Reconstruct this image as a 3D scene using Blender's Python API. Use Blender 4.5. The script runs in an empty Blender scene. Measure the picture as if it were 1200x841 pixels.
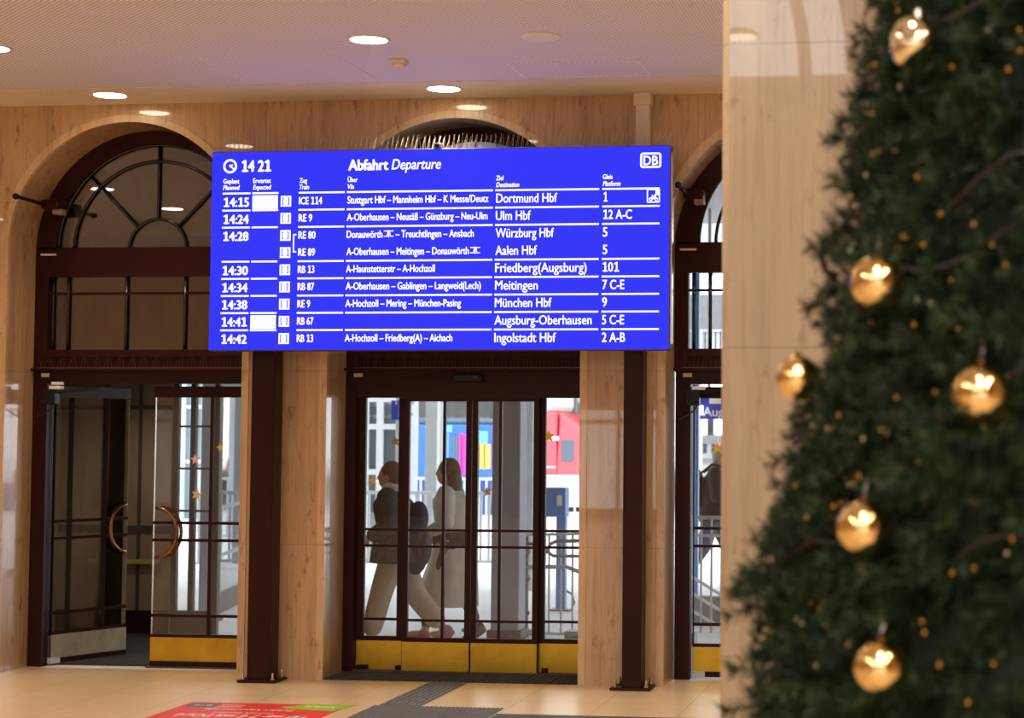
import bpy, bmesh, math, random
import numpy as np
from mathutils import Vector, Matrix, Quaternion

S = bpy.context.scene
COL = S.collection
random.seed(7); rng = np.random.default_rng(7)
PI = math.pi

# ------------------------------------------------------------------ camera
F, YAW, PITCH, ROLL, XP, YP = 2248.0, 0.12548, 0.05501, 0.0038, 854.7, 383.0
CAMH, CAMD = 1.92, 14.45
def _axes():
    cy, sy = math.cos(YAW), math.sin(YAW)
    r = Vector((cy, sy, 0)); f = Vector((-sy, cy, 0)); u = Vector((0, 0, 1))
    cp, sp = math.cos(PITCH), math.sin(PITCH)
    f2 = cp*f + sp*u; u2 = -sp*f + cp*u
    cr, sr = math.cos(ROLL), math.sin(ROLL)
    return cr*r + sr*u2, -sr*r + cr*u2, f2
RX, UX, FX = _axes()
CAMP = Vector((0, -CAMD, CAMH))
def ray(x, y): return (x-XP)/F*RX - (y-YP)/F*UX + FX
def at(x, y, Y):                      # point of the plane Y seen at a photo coordinate
    d = ray(x, y); return CAMP + d*((Y+CAMD)/d.y)
def fl(x, y, z=0.0):                  # point of the level z seen at a photo coordinate
    d = ray(x, y); return CAMP + d*((z-CAMH)/d.z)
cam = bpy.data.cameras.new('camera'); camo = bpy.data.objects.new('camera', cam); COL.objects.link(camo)
cam.sensor_width = 36; cam.lens = F/1200*36
cam.shift_x = -(XP-600)/1200; cam.shift_y = (YP-420.5)/1200
cam.clip_start = 0.1; cam.clip_end = 500
M4 = Matrix((RX, UX, -FX)).transposed().to_4x4(); M4.translation = CAMP
camo.matrix_world = M4
cam.dof.use_dof = True; cam.dof.focus_distance = 14.2; cam.dof.aperture_fstop = 2.9
S.camera = camo

# ------------------------------------------------------------------ world, exposure
w = bpy.data.worlds.new('world'); S.world = w; w.use_nodes = True
bg = w.node_tree.nodes['Background']; bg.inputs[0].default_value = (0.93, 0.97, 1.0, 1); bg.inputs[1].default_value = 3.7
S.view_settings.view_transform = 'Standard'; S.view_settings.look = 'None'
S.view_settings.exposure = 0.0; S.view_settings.gamma = 1; S.view_settings.use_curve_mapping = False
S.cycles.transparent_max_bounces = 32
S.cycles.diffuse_bounces = 5
S.cycles.sample_clamp_indirect = 6.0
LAMP_W = 150.0        # spot power of one ceiling lamp
LAMP_E = 22.0         # radiance of its diffuser
WARM = (1.0, 0.83, 0.63)
PEND_W = 330.0
HALL_E = 55.0
SCREEN_GAIN = 1.08

# ------------------------------------------------------------------ materials
def newmat(name):
    m = bpy.data.materials.new(name); m.use_nodes = True
    nt = m.node_tree; return m, nt, nt.nodes['Principled BSDF']
def N(nt, t, **k):
    n = nt.nodes.new(t)
    for a, v in k.items(): setattr(n, a, v)
    return n
def objco(nt, scale=(1, 1, 1), rot=(0, 0, 0)):
    tc = N(nt, 'ShaderNodeTexCoord'); mp = N(nt, 'ShaderNodeMapping')
    mp.inputs['Scale'].default_value = scale; mp.inputs['Rotation'].default_value = rot
    nt.links.new(tc.outputs['Object'], mp.inputs[0]); return mp.outputs[0]
def noise(nt, vec, sc, det=4, rough=.55):
    n = N(nt, 'ShaderNodeTexNoise'); n.inputs['Scale'].default_value = sc
    n.inputs['Detail'].default_value = det; n.inputs['Roughness'].default_value = rough
    nt.links.new(vec, n.inputs['Vector']); return n.outputs['Fac']
def ramp(nt, fac, stops):
    r = N(nt, 'ShaderNodeValToRGB'); el = r.color_ramp.elements
    while len(el) < len(stops): el.new(.5)
    for e, (p, c) in zip(el, stops): e.position = p; e.color = (*c, 1)
    nt.links.new(fac, r.inputs[0]); return r.outputs[0]
def mixc(nt, fac, a, b, mode='MIX'):
    m = N(nt, 'ShaderNodeMix', data_type='RGBA', blend_type=mode)
    for sock, v in ((m.inputs[0], fac), (m.inputs[6], a), (m.inputs[7], b)):
        if hasattr(v, 'is_output'): nt.links.new(v, sock)
        elif isinstance(v, (int, float)): sock.default_value = v
        else: sock.default_value = (*v, 1)
    return m.outputs[2]
def vmath(nt, op, a, b=None):
    m = N(nt, 'ShaderNodeMath', operation=op)
    for i, v in enumerate((a, b)):
        if v is None: continue
        if hasattr(v, 'is_output'): nt.links.new(v, m.inputs[i])
        else: m.inputs[i].default_value = v
    return m.outputs[0]
def pmat(name, col, rough=.5, metal=0, var=.12, vs=6, coat=0, spec=.5, aniso=None):
    m, nt, b = newmat(name)
    v = objco(nt, aniso or (1, 1, 1)); f = noise(nt, v, vs)
    c = ramp(nt, f, [(.3, tuple(x*(1-var) for x in col)), (.7, tuple(min(1, x*(1+var)) for x in col))])
    nt.links.new(c, b.inputs['Base Color'])
    b.inputs['Roughness'].default_value = rough; b.inputs['Metallic'].default_value = metal
    b.inputs['Coat Weight'].default_value = coat; b.inputs['Coat Roughness'].default_value = .03
    b.inputs['Specular IOR Level'].default_value = spec
    return m
def emat(name, col, e):
    m, nt, b = newmat(name)
    b.inputs['Base Color'].default_value = (*[min(1, c)*.05 for c in col], 1); b.inputs['Roughness'].default_value = .5
    b.inputs['Emission Color'].default_value = (*col, 1); b.inputs['Emission Strength'].default_value = e
    return m
def stone(name, base, streak, spot, joints=None, coat=.6, ior=1.5):
    m, nt, b = newmat(name)
    f1 = noise(nt, objco(nt, (7, 7, .55)), 1.0, 6, .62)
    c = ramp(nt, f1, [(.30, tuple(x*.80 for x in base)), (.5, base), (.72, tuple(min(1, x*1.13) for x in base))])
    f2 = noise(nt, objco(nt, (38, 38, 1.6)), 1.0, 3, .6)
    c = mixc(nt, vmath(nt, 'MULTIPLY', ramp(nt, f2, [(.50, (0, 0, 0)), (.70, (1, 1, 1))]), .55), c, streak)
    f3 = noise(nt, objco(nt, (16, 16, 5.0)), 1.0, 5, .65)
    f4 = noise(nt, objco(nt, (2.3, 2.3, .8)), 1.0, 2, .5)
    sp = vmath(nt, 'MULTIPLY', ramp(nt, f3, [(.565, (0, 0, 0)), (.66, (1, 1, 1))]), ramp(nt, f4, [(.36, (.1, .1, .1)), (.56, (1, 1, 1))]))
    c = mixc(nt, vmath(nt, 'MULTIPLY', sp, .75), c, spot)
    if joints:
        tc = N(nt, 'ShaderNodeTexCoord'); sx = N(nt, 'ShaderNodeSeparateXYZ'); nt.links.new(tc.outputs['Object'], sx.inputs[0])
        for ax, off, pitch, wdt in joints:
            q = vmath(nt, 'DIVIDE', vmath(nt, 'SUBTRACT', sx.outputs[ax], off), pitch)
            q = vmath(nt, 'ABSOLUTE', vmath(nt, 'SUBTRACT', vmath(nt, 'FRACT', vmath(nt, 'ADD', q, .5)), .5))
            q = vmath(nt, 'LESS_THAN', q, wdt/pitch/2)
            c = mixc(nt, vmath(nt, 'MULTIPLY', q, .55), c, tuple(x*.45 for x in base))
    nt.links.new(c, b.inputs['Base Color'])
    b.inputs['Roughness'].default_value = .32
    b.inputs['Coat Weight'].default_value = coat; b.inputs['Coat Roughness'].default_value = .02; b.inputs['Coat IOR'].default_value = ior
    return m
MAT = {}
MAT['stone'] = stone('travertine', (.525, .335, .175), (.29, .14, .06), (.22, .075, .022), [(2, 1.04, 1.35, .006)], coat=.8)
MAT['trim'] = stone('travertine_trim', (.64, .43, .245), (.46, .27, .13), (.30, .12, .04), [(2, 1.04, 1.35, .006)])
MAT['pillar'] = stone('pillar_stone', (.55, .43, .31), (.40, .27, .18), (.33, .19, .115), [(2, 3.35, 1.12, .006)], coat=.9, ior=1.6)
def floor_mat():
    m, nt, b = newmat('floor_tiles')
    c = ramp(nt, noise(nt, objco(nt, (1.2, .7, 1)), 1.0, 5), [(.3, (.61, .44, .255)), (.7, (.72, .545, .34))])
    c = mixc(nt, vmath(nt, 'MULTIPLY', noise(nt, objco(nt), 40, 2), .18), c, (.45, .28, .14))
    tc = N(nt, 'ShaderNodeTexCoord'); sx = N(nt, 'ShaderNodeSeparateXYZ'); nt.links.new(tc.outputs['Object'], sx.inputs[0])
    for ax, off, pitch, wd in ((0, -3.204, .6115, .007), (1, .3, 1.22, .008)):
        q = vmath(nt, 'DIVIDE', vmath(nt, 'SUBTRACT', sx.outputs[ax], off), pitch)
        q = vmath(nt, 'ABSOLUTE', vmath(nt, 'SUBTRACT', vmath(nt, 'FRACT', vmath(nt, 'ADD', q, .5)), .5))
        c = mixc(nt, vmath(nt, 'MULTIPLY', vmath(nt, 'LESS_THAN', q, wd/pitch/2), .6), c, (.22, .14, .08))
    nt.links.new(c, b.inputs['Base Color']); b.inputs['Roughness'].default_value = .3
    return m
MAT['floor'] = floor_mat()
def ceil_mat():
    m, nt, b = newmat('perforated_ceiling')
    v = objco(nt, (1/.03, 1/.03, 1), (0, 0, PI/4))
    fr = N(nt, 'ShaderNodeVectorMath', operation='FRACTION'); nt.links.new(v, fr.inputs[0])
    sb = N(nt, 'ShaderNodeVectorMath', operation='SUBTRACT'); nt.links.new(fr.outputs[0], sb.inputs[0]); sb.inputs[1].default_value = (.5, .5, 0)
    sz = N(nt, 'ShaderNodeSeparateXYZ'); nt.links.new(sb.outputs[0], sz.inputs[0])
    r = vmath(nt, 'SQRT', vmath(nt, 'ADD', vmath(nt, 'MULTIPLY', sz.outputs[0], sz.outputs[0]), vmath(nt, 'MULTIPLY', sz.outputs[1], sz.outputs[1])))
    hole = vmath(nt, 'LESS_THAN', r, .27)
    c = mixc(nt, hole, (.80, .77, .86), (.24, .23, .26))
    nt.links.new(c, b.inputs['Base Color']); b.inputs['Roughness'].default_value = .7
    return m
MAT['ceil'] = ceil_mat()
MAT['plaster'] = pmat('white_plaster', (.78, .73, .66), .75, var=.03)
MAT['border'] = pmat('ceiling_border', (.72, .64, .54), .7, var=.03)
MAT['brown'] = pmat('dark_brown_metal', (.027, .0052, .0042), .42, var=.15, vs=3, spec=.15)
MAT['bar'] = pmat('black_glazing_bar', (.012, .008, .009), .22, var=.1)
MAT['black'] = pmat('black_plastic', (.008, .008, .010), .4, spec=.2)
MAT['dark'] = pmat('dark_grey_paint', (.06, .055, .055), .6)
MAT['grey'] = pmat('grey_metal', (.22, .23, .245), .45)
MAT['lgrey'] = pmat('light_grey_metal', (.52, .55, .57), .45)
MAT['steel'] = pmat('steel', (.62, .60, .56), .25, metal=1)
MAT['brass'] = pmat('brass_sheet', (.56, .36, .035), .36, metal=.85, var=.16, vs=4)
MAT['paleplate'] = pmat('pale_brass_sheet', (.66, .62, .42), .42, metal=.85, var=.18, vs=5)
MAT['handle'] = pmat('brown_bronze', (.30, .125, .045), .22, metal=.8)
MAT['bluegrey'] = pmat('blue_grey_sheet', (.10, .115, .18), .35)
MAT['white'] = pmat('white_plastic', (.78, .76, .72), .45, var=.03)
MAT['duct'] = pmat('cream_duct', (.70, .60, .52), .5, var=.03)
MAT['panel'] = pmat('brown_wall_panel', (.30, .225, .155), .55, var=.2, vs=2)
MAT['mat'] = pmat('entrance_mat', (.045, .040, .042), .9, var=.35, vs=60, aniso=(1, .05, 1))
MAT['tact'] = pmat('tactile_rubber', (.10, .10, .11), .55, var=.2, vs=20)
MAT['red'] = pmat('red_vinyl', (.66, .035, .03), .4, var=.05)
MAT['green'] = pmat('green_vinyl', (.28, .50, .03), .4, var=.05)
MAT['vinylwhite'] = pmat('white_vinyl', (.85, .72, .66), .4, var=.02)
MAT['vinyldark'] = pmat('dark_vinyl', (.09, .09, .12), .4, var=.05)
MAT['gold'] = pmat('gold_mirror', (.95, .72, .36), .03, metal=1, var=.02)
MAT['champagne'] = pmat('champagne_mirror', (.95, .84, .62), .06, metal=1, var=.05)
MAT['star'] = pmat('gold_star_foil', (.80, .46, .04), .4, metal=.3)
MAT['starpale'] = pmat('pale_star_paper', (.72, .56, .45), .6)
MAT['starbrown'] = pmat('bronze_star_paper', (.36, .22, .10), .6)
MAT['spike'] = pmat('spike_wire', (.55, .47, .36), .4, metal=.6)
MAT['ledgespike'] = pmat('ledge_spike_wire', (.14, .06, .035), .4)
MAT['concrete'] = pmat('pale_concrete', (.76, .77, .78), .8, var=.06, vs=1.5)
MAT['canopy'] = pmat('canopy_soffit', (.30, .31, .32), .8)
MAT['facade'] = pmat('grey_facade', (.42, .45, .46), .7, var=.05)
MAT['bluebackdrop'] = pmat('blue_backdrop', (.20, .30, .38), .3, var=.25, vs=.7)
MAT['paleconc'] = pmat('pale_column_paint', (.60, .63, .62), .7, var=.05)
MAT['greycol'] = pmat('grey_column_paint', (.28, .30, .36), .6, var=.06)
MAT['trainred'] = pmat('red_train_paint', (.86, .13, .16), .3, var=.04)
MAT['trainwhite'] = pmat('white_train_paint', (.82, .84, .85), .4, var=.03)
MAT['traindark'] = pmat('dark_train_skirt', (.05, .055, .06), .5)
MAT['signblue'] = pmat('blue_sign_enamel', (.022, .05, .42), .35, var=.03)
MAT['signwhite'] = pmat('white_sign_enamel', (.85, .87, .9), .4, var=.02)
MAT['valblue'] = pmat('blue_machine_paint', (.11, .27, .58), .4, var=.05)
MAT['winglass'] = pmat('dark_window_glass', (.10, .14, .18), .08, var=.1, vs=1)
for nm, c in dict(c_cyan=(.16, .52, .78), c_blue=(.03, .16, .60), c_magenta=(.70, .04, .38), c_yellow=(.72, .52, .12), c_navy=(.02, .05, .25)).items():
    MAT[nm] = pmat(nm[2:] + '_train_paint', c, .35, var=.04)
MAT['copper'] = pmat('copper_sign', (.45, .2, .09), .5)
MAT['skin'] = pmat('skin', (.50, .31, .22), .5, var=.06, spec=.12)
MAT['hairblond'] = pmat('brown_blond_hair', (.17, .12, .075), .55, var=.35, vs=30, aniso=(3, 3, .3), spec=.12)
MAT['hairdark'] = pmat('dark_hair', (.035, .024, .018), .5, var=.35, vs=30, aniso=(3, 3, .3), spec=.12)
MAT['hairgrey'] = pmat('grey_hair', (.32, .28, .22), .6, var=.2, vs=30, spec=.12)
MAT['jacket'] = pmat('charcoal_jacket', (.055, .058, .074), .7, var=.3, vs=25, spec=.12)
MAT['jacketblack'] = pmat('black_jacket', (.018, .019, .025), .6, var=.3, vs=20, spec=.12)
MAT['khaki'] = pmat('khaki_trousers', (.40, .31, .25), .8, var=.12, spec=.12)
MAT['coat'] = pmat('beige_coat', (.60, .57, .52), .8, var=.1, spec=.12)
MAT['jeans'] = pmat('blue_jeans', (.035, .06, .14), .8, var=.2, vs=20, spec=.12)
MAT['navy'] = pmat('navy_bag', (.012, .017, .045), .6, spec=.12)
MAT['shoe'] = pmat('dark_shoe', (.05, .035, .035), .5)
MAT['shoepink'] = pmat('rose_shoe', (.34, .14, .15), .6)
MAT['pink'] = pmat('pink_cloth', (.7, .12, .22), .7)
def glass_mat(name, tint, ior=1.5, extra=0.0):
    m = bpy.data.materials.new(name); m.use_nodes = True; nt = m.node_tree
    nt.nodes.remove(nt.nodes['Principled BSDF']); out = nt.nodes['Material Output']
    t = N(nt, 'ShaderNodeBsdfTransparent'); t.inputs[0].default_value = (*tint, 1)
    g = N(nt, 'ShaderNodeBsdfGlossy'); g.inputs['Roughness'].default_value = .01; g.inputs['Color'].default_value = (.95, .97, 1, 1)
    fr = N(nt, 'ShaderNodeFresnel'); fr.inputs[0].default_value = ior
    mx = N(nt, 'ShaderNodeMixShader'); nt.links.new(fr.outputs[0], mx.inputs[0])
    nt.links.new(t.outputs[0], mx.inputs[1]); nt.links.new(g.outputs[0], mx.inputs[2]); nt.links.new(mx.outputs[0], out.inputs[0])
    return m
MAT['glass'] = glass_mat('clear_glass', (.96, .97, .97))
MAT['glassdark'] = glass_mat('tinted_glass', (.80, .80, .80), 2.1)
MAT['lamp'] = emat('lamp_diffuser', (1.0, .86, .66), LAMP_E)
MAT['halllamp'] = emat('hall_lamp_diffuser', (1.0, .86, .66), HALL_E)
MAT['dimlamp'] = emat('dim_lamp_diffuser', (1.0, .88, .70), 9.0)
MAT['outlamp'] = emat('canopy_lamp', (1, .97, .9), 4.0)
MAT['screen'] = emat('blue_led_screen', (.034, .036, .86), SCREEN_GAIN); MAT['screen'].node_tree.nodes['Principled BSDF'].inputs['Specular IOR Level'].default_value = .05
MAT['text'] = emat('white_led', (1, 1, 1), 1.25)
MAT['textpale'] = emat('pale_led_digits', (.80, .80, .72), 1.0)
MAT['fairy'] = pmat('amber_bulb', (.55, .27, .035), .3, var=.1)
MAT['fairypale'] = pmat('clear_bulb', (.45, .40, .26), .3, var=.1)
MAT['cable'] = pmat('dark_cable', (.016, .012, .014), .5)
MAT['trunk'] = pmat('tree_trunk', (.05, .03, .018), .9, var=.3, vs=12)
def needle_mat():
    m, nt, b = newmat('fir_needles')
    oi = noise(nt, objco(nt), 9, 3)
    c = ramp(nt, oi, [(.3, (.005, .020, .008)), (.52, (.011, .036, .011)), (.72, (.036, .066, .012))])
    c = mixc(nt, vmath(nt, 'MULTIPLY', ramp(nt, noise(nt, objco(nt), 35, 2), [(.62, (0, 0, 0)), (.72, (1, 1, 1))]), .5), c, (.14, .10, .02))
    nt.links.new(c, b.inputs['Base Color']); b.inputs['Roughness'].default_value = .55
    return m
MAT['needle'] = needle_mat()

# ------------------------------------------------------------------ mesh builder
def wp(o):                            # place of a root
    return o['_p'] if o is not None and '_p' in o else (0, 0, 0)
PLACE = {}
class MB:
    def __init__(s): s.v = []; s.f = []
    def add(s, V, Fc):
        n = len(s.v); s.v += [tuple(p) for p in V]; s.f += [tuple(i+n for i in q) for q in Fc]; return s
    def box(s, x0, x1, y0, y1, z0, z1):
        e = (len(s.v)//8 % 6)*.0006; y0 -= e; y1 += e
        V = [(x0, y0, z0), (x1, y0, z0), (x1, y1, z0), (x0, y1, z0), (x0, y0, z1), (x1, y0, z1), (x1, y1, z1), (x0, y1, z1)]
        return s.add(V, [(0, 3, 2, 1), (4, 5, 6, 7), (0, 1, 5, 4), (1, 2, 6, 5), (2, 3, 7, 6), (3, 0, 4, 7)])
    def bar(s, a, b, w, d, up=(0, 1, 0)):     # rectangular bar from a to b; d along `up`
        a = Vector(a); b = Vector(b); t = (b-a).normalized(); u = Vector(up); u = (u - t*u.dot(t)).normalized(); r = t.cross(u)
        V = [p + r*(sx*w/2) + u*(sy*d/2) for p in (a, b) for sx, sy in ((-1, -1), (1, -1), (1, 1), (-1, 1))]
        return s.add(V, [(3, 2, 1, 0), (4, 5, 6, 7), (0, 1, 5, 4), (1, 2, 6, 5), (2, 3, 7, 6), (3, 0, 4, 7)])
    def tube(s, pts, r, n=8, closed=False):
        pts = [Vector(p) for p in pts]; m = len(pts); rr = r if hasattr(r, '__len__') else [r]*m
        ref = None; V = []
        for i, p in enumerate(pts):
            if closed: t = pts[(i+1) % m]-pts[i-1]
            else: t = pts[min(i+1, m-1)]-pts[max(i-1, 0)]
            t.normalize()
            if ref is None:
                ref = Vector((0, 0, 1)) if abs(t.z) < .9 else Vector((1, 0, 0))
            ref = (ref - t*ref.dot(t)).normalized(); b = t.cross(ref)
            for k in range(n):
                a = 2*PI*k/n; V.append(p + (ref*math.cos(a)+b*math.sin(a))*rr[i])
        Fc = []
        for i in range(m if closed else m-1):
            j = (i+1) % m
            for k in range(n): Fc.append((i*n+k, i*n+(k+1) % n, j*n+(k+1) % n, j*n+k))
        if not closed: Fc += [tuple(range(n-1, -1, -1)), tuple(range((m-1)*n, m*n))]
        return s.add(V, Fc)
    def lathe(s, prof, c, n=24, axis='z'):    # prof: (r, h)
        V = []; c = Vector(c)
        for r, h in prof:
            for k in range(n):
                a = 2*PI*k/n; x, y = r*math.cos(a), r*math.sin(a)
                V.append(c + (Vector((x, y, h)) if axis == 'z' else Vector((x, h, y)) if axis == 'y' else Vector((h, x, y))))
        Fc = []; m = len(prof)
        for i in range(m-1):
            for k in range(n): Fc.append((i*n+k, i*n+(k+1) % n, (i+1)*n+(k+1) % n, (i+1)*n+k))
        if prof[0][0] > 1e-5: Fc.append(tuple(range(n-1, -1, -1)))
        if prof[-1][0] > 1e-5: Fc.append(tuple(range((m-1)*n, m*n)))
        return s.add(V, Fc)
    def ell(s, c, r, n=20, m=12, R=None):
        V = []; c = Vector(c)
        for i in range(m+1):
            th = PI*i/m
            for k in range(n):
                a = 2*PI*k/n; q = Vector((r[0]*math.sin(th)*math.cos(a), r[1]*math.sin(th)*math.sin(a), r[2]*math.cos(th)))
                V.append(c + (R @ q if R else q))
        return s.add(V, [(i*n+k, (i+1)*n+k, (i+1)*n+(k+1) % n, i*n+(k+1) % n) for i in range(m) for k in range(n)])
    def prism(s, poly, y0, y1):               # polygon in XZ, extruded along Y
        n = len(poly); V = [(x, y0, z) for x, z in poly] + [(x, y1, z) for x, z in poly]
        return s.add(V, [tuple(range(n)), tuple(range(2*n-1, n-1, -1))] + [(i, i+n, (i+1) % n+n, (i+1) % n) for i in range(n)])
    def slab(s, poly, z0, z1):                # polygon in XY, extruded along Z
        n = len(poly); V = [(x, y, z0) for x, y in poly] + [(x, y, z1) for x, y in poly]
        return s.add(V, [tuple(range(n-1, -1, -1)), tuple(range(n, 2*n))] + [(i, (i+1) % n, (i+1) % n+n, i+n) for i in range(n)])
    def ringarc(s, cx, cz, r0, r1, a0, a1, y0, y1, n=40):   # arc band in XZ
        V = []
        for i in range(n+1):
            a = a0+(a1-a0)*i/n; c, q = math.cos(a), math.sin(a)
            V += [(cx+r0*c, y0, cz+r0*q), (cx+r1*c, y0, cz+r1*q), (cx+r1*c, y1, cz+r1*q), (cx+r0*c, y1, cz+r0*q)]
        Fc = [(3, 2, 1, 0), (4*n, 4*n+1, 4*n+2, 4*n+3)]
        for i in range(n):
            for k in range(4): Fc.append((4*i+k, 4*i+(k+1) % 4, 4*i+4+(k+1) % 4, 4*i+4+k))
        return s.add(V, Fc)
    def build(s, name, mat, parent=None, smooth=False, bevel=0, kind=None, label=None, local=False):
        off = Vector(PLACE.get(parent.name, (0, 0, 0))) if (parent is not None and not local) else Vector((0, 0, 0))
        me = bpy.data.meshes.new(name)
        me.from_pydata([tuple(Vector(p)-off) for p in s.v], [], s.f)
        bm = bmesh.new(); bm.from_mesh(me); bmesh.ops.recalc_face_normals(bm, faces=bm.faces); bm.to_mesh(me); bm.free()
        me.materials.append(MAT[mat] if isinstance(mat, str) else mat)
        if smooth: me.polygons.foreach_set('use_smooth', [True]*len(me.polygons))
        o = bpy.data.objects.new(name, me); COL.objects.link(o)
        if parent is not None:
            o.parent = parent; PLACE[o.name] = PLACE.get(parent.name, (0, 0, 0))
        else: PLACE[o.name] = (0, 0, 0)
        if bevel:
            b = o.modifiers.new('bevel', 'BEVEL'); b.width = bevel; b.segments = 2; b.limit_method = 'ANGLE'
        if kind: o['kind'] = kind
        if label: o['label'] = label
        return o
def tag(o, label=None, cat=None, group=None, kind=None):
    if label: o['label'] = label
    if cat: o['category'] = cat
    if group: o['group'] = group
    if kind: o['kind'] = kind
    return o
def thing(name, label, cat, loc, group=None, kind=None, rz=0):
    o = bpy.data.objects.new(name, None); COL.objects.link(o); o.location = loc; o.rotation_euler = (0, 0, rz); o.empty_display_size = .1
    PLACE[o.name] = tuple(loc) if rz == 0 else (0, 0, 0)
    return tag(o, label, cat, group, kind)
def copy_tree(o, parent=None):
    c = o.copy(); COL.objects.link(c); c.parent = parent
    for ch in list(o.children): copy_tree(ch, c)
    return c
def struct(name, mb, mat, **k): return mb.build(name, mat, kind='structure', **k)
_GL = {}
def _raw(body, italic, bold):
    cu = bpy.data.curves.new('t', 'FONT'); cu.body = body; cu.size = 1; cu.resolution_u = 3; cu.offset = bold
    if italic: cu.shear = .22
    o = bpy.data.objects.new('t', cu); me = bpy.data.meshes.new_from_object(o)
    n = len(me.vertices); co = np.empty(n*3, 'f'); me.vertices.foreach_get('co', co); co = co.reshape(-1, 3)[:, :2].copy()
    fs = [tuple(p.vertices) for p in me.polygons]
    bpy.data.objects.remove(o); bpy.data.curves.remove(cu); bpy.data.meshes.remove(me)
    return co, fs
def text_mesh(body, cap, width=None, italic=False, bold=0.0, lit=True):
    extra = bold*.95 if lit else 0.0; bold = 0.0 if lit else bold
    if '1' in body:                   # figure one with a flag and a foot, as on the board
        xs_ = []; co = []; fs = []; cur = 0.0
        b = bold
        one = [(.07-b, -b), (.49+b, -b), (.49+b, .085+b), (.335+b, .085+b), (.335+b, .70+b), (.235-b, .70+b), (.055-b, .62+b*.5), (.055-b, .535-b), (.225-b, .585-b), (.225-b, .085+b), (.07-b, .085+b)]
        for chn in body.replace('1', '\x001\x00').split('\x00'):
            if chn == '': continue
            if chn == '1':
                n0 = len(co); co += [(x+cur+.05, y) for x, y in one]; fs.append(tuple(range(n0, n0+len(one)))); cur += .59
            else:
                key = (chn, italic, bold)
                if key not in _GL:
                    g, f = _raw('H'+chn+'H', italic, 0); h, _ = _raw('HH', italic, 0)
                    adv = (g[:, 0].max()-g[:, 0].min())-(h[:, 0].max()-h[:, 0].min())
                    st = chn.strip()
                    if st:
                        p, pf = _raw(st, italic, bold); p0, _ = _raw('H'+chn, italic, 0); q0, _ = _raw('H', italic, 0); u0, _ = _raw(st, italic, 0)
                        lead = p0[:, 0].max()-u0[:, 0].max()-(h[:, 0].max()-q0[:, 0].max())
                        _GL[key] = (adv, p, pf, lead)
                    else: _GL[key] = (adv, None, None, 0)
                adv, p, pf, lead = _GL[key]
                if p is not None:
                    n0 = len(co); co += [(x+cur+lead, y) for x, y in p]; fs += [tuple(i+n0 for i in f) for f in pf]
                cur += adv
        co = np.array(co)
    else: co, fs = _raw(body, italic, bold)
    if extra > 0:
        co = np.asarray(co); n0 = len(co); base = list(fs)
        co = np.concatenate([co+np.array([dx, dy]) for dx, dy in ((0, 0), (extra, 0), (-extra, 0), (0, extra*.5), (0, -extra*.5))])
        fs = [tuple(i+n0*q for i in f) for q in range(5) for f in base]
    x0, x1 = co[:, 0].min(), co[:, 0].max()
    sz = cap/.70; sx = sz if width is None else width/(x1-x0)
    return np.stack([(co[:, 0]-x0)*sx, co[:, 1]*sz], 1), fs
def text_part(name, body, origin, ex, ez, cap, mat, parent, width=None, italic=False, bold=0.0):
    uv, fs = text_mesh(body, cap, width, italic, bold, mat in ('text', 'textpale'))
    o = Vector(origin); ex = Vector(ex); ez = Vector(ez)
    m = MB(); m.v = [tuple(o + ex*float(a) + ez*float(b)) for a, b in uv]; m.f = fs
    off = Vector(PLACE.get(parent.name, (0, 0, 0)))
    me = bpy.data.meshes.new(name); me.from_pydata([tuple(Vector(p)-off) for p in m.v], [], m.f); me.materials.append(MAT[mat])
    ob = bpy.data.objects.new(name, me); COL.objects.link(ob); ob.parent = parent; PLACE[ob.name] = tuple(off)
    return ob

# ------------------------------------------------------------------ the hall shell
HC = 4.517                       # ceiling height of the low part of the hall
XL, XR, YB, HH = -13.5, 11.0, -27.0, 12.2
EDGE = -8.6                      # where the low ceiling ends and the high hall begins
OPEN = [(-7.640, -5.672, 3.39), (-4.985, -2.972, 3.355), (-2.317, -0.304, 3.355)]   # left jamb, right jamb, spring height
struct('floor', MB().box(XL, XR, YB, .42, -.12, 0), 'floor')
struct('ceiling', MB().box(XL, XR, EDGE, -.70, HC, HC+.12), 'ceil')
struct('trim_1', MB().box(XL, XR, -.70, 0.0, HC-.004, HC+.12), 'border')
struct('ceiling_high', MB().box(XL, XR, YB, EDGE-.3, HH, HH+.12), 'plaster')
struct('wall_beam', MB().box(XL, XR, EDGE-.3, EDGE, HC, HH), 'plaster')
struct('wall_left', MB().box(XL-.3, XL, YB, 0, 0, HH), 'stone')
struct('wall_right', MB().box(XR, XR+.3, YB, 0, 0, HH), 'stone')
# rear wall with glazed entrance and a tall arched window
rw = MB()
ents = [(-8.6, -6.8), (-5.1, -4.1), (-1.75, .05), (.45, 2.25), (2.65, 4.45)]
xs = [XL] + [q for e in ents for q in e] + [XR]
for i in range(0, len(xs), 2): rw.box(xs[i], xs[i+1], YB-.3, YB, 0, 2.4)
rw.box(XL, XR, YB-.3, YB, 2.4, 6.9)
ax, ar = -6.6, 4.9
rw.box(XL, ax-ar, YB-.3, YB, 6.9, HH); rw.box(ax+ar, XR, YB-.3, YB, 6.9, HH)
for i in range(24):
    a0, a1 = PI*i/24, PI*(i+1)/24
    p0 = (ax+ar*math.cos(a0), min(HH, 6.9+1.0*ar*math.sin(a0))); p1 = (ax+ar*math.cos(a1), min(HH, 6.9+1.0*ar*math.sin(a1)))
    rw.prism([p0, (p0[0], HH+.05), (p1[0], HH+.05), p1], YB-.3, YB)
struct('wall_rear', rw, 'stone')
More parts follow.
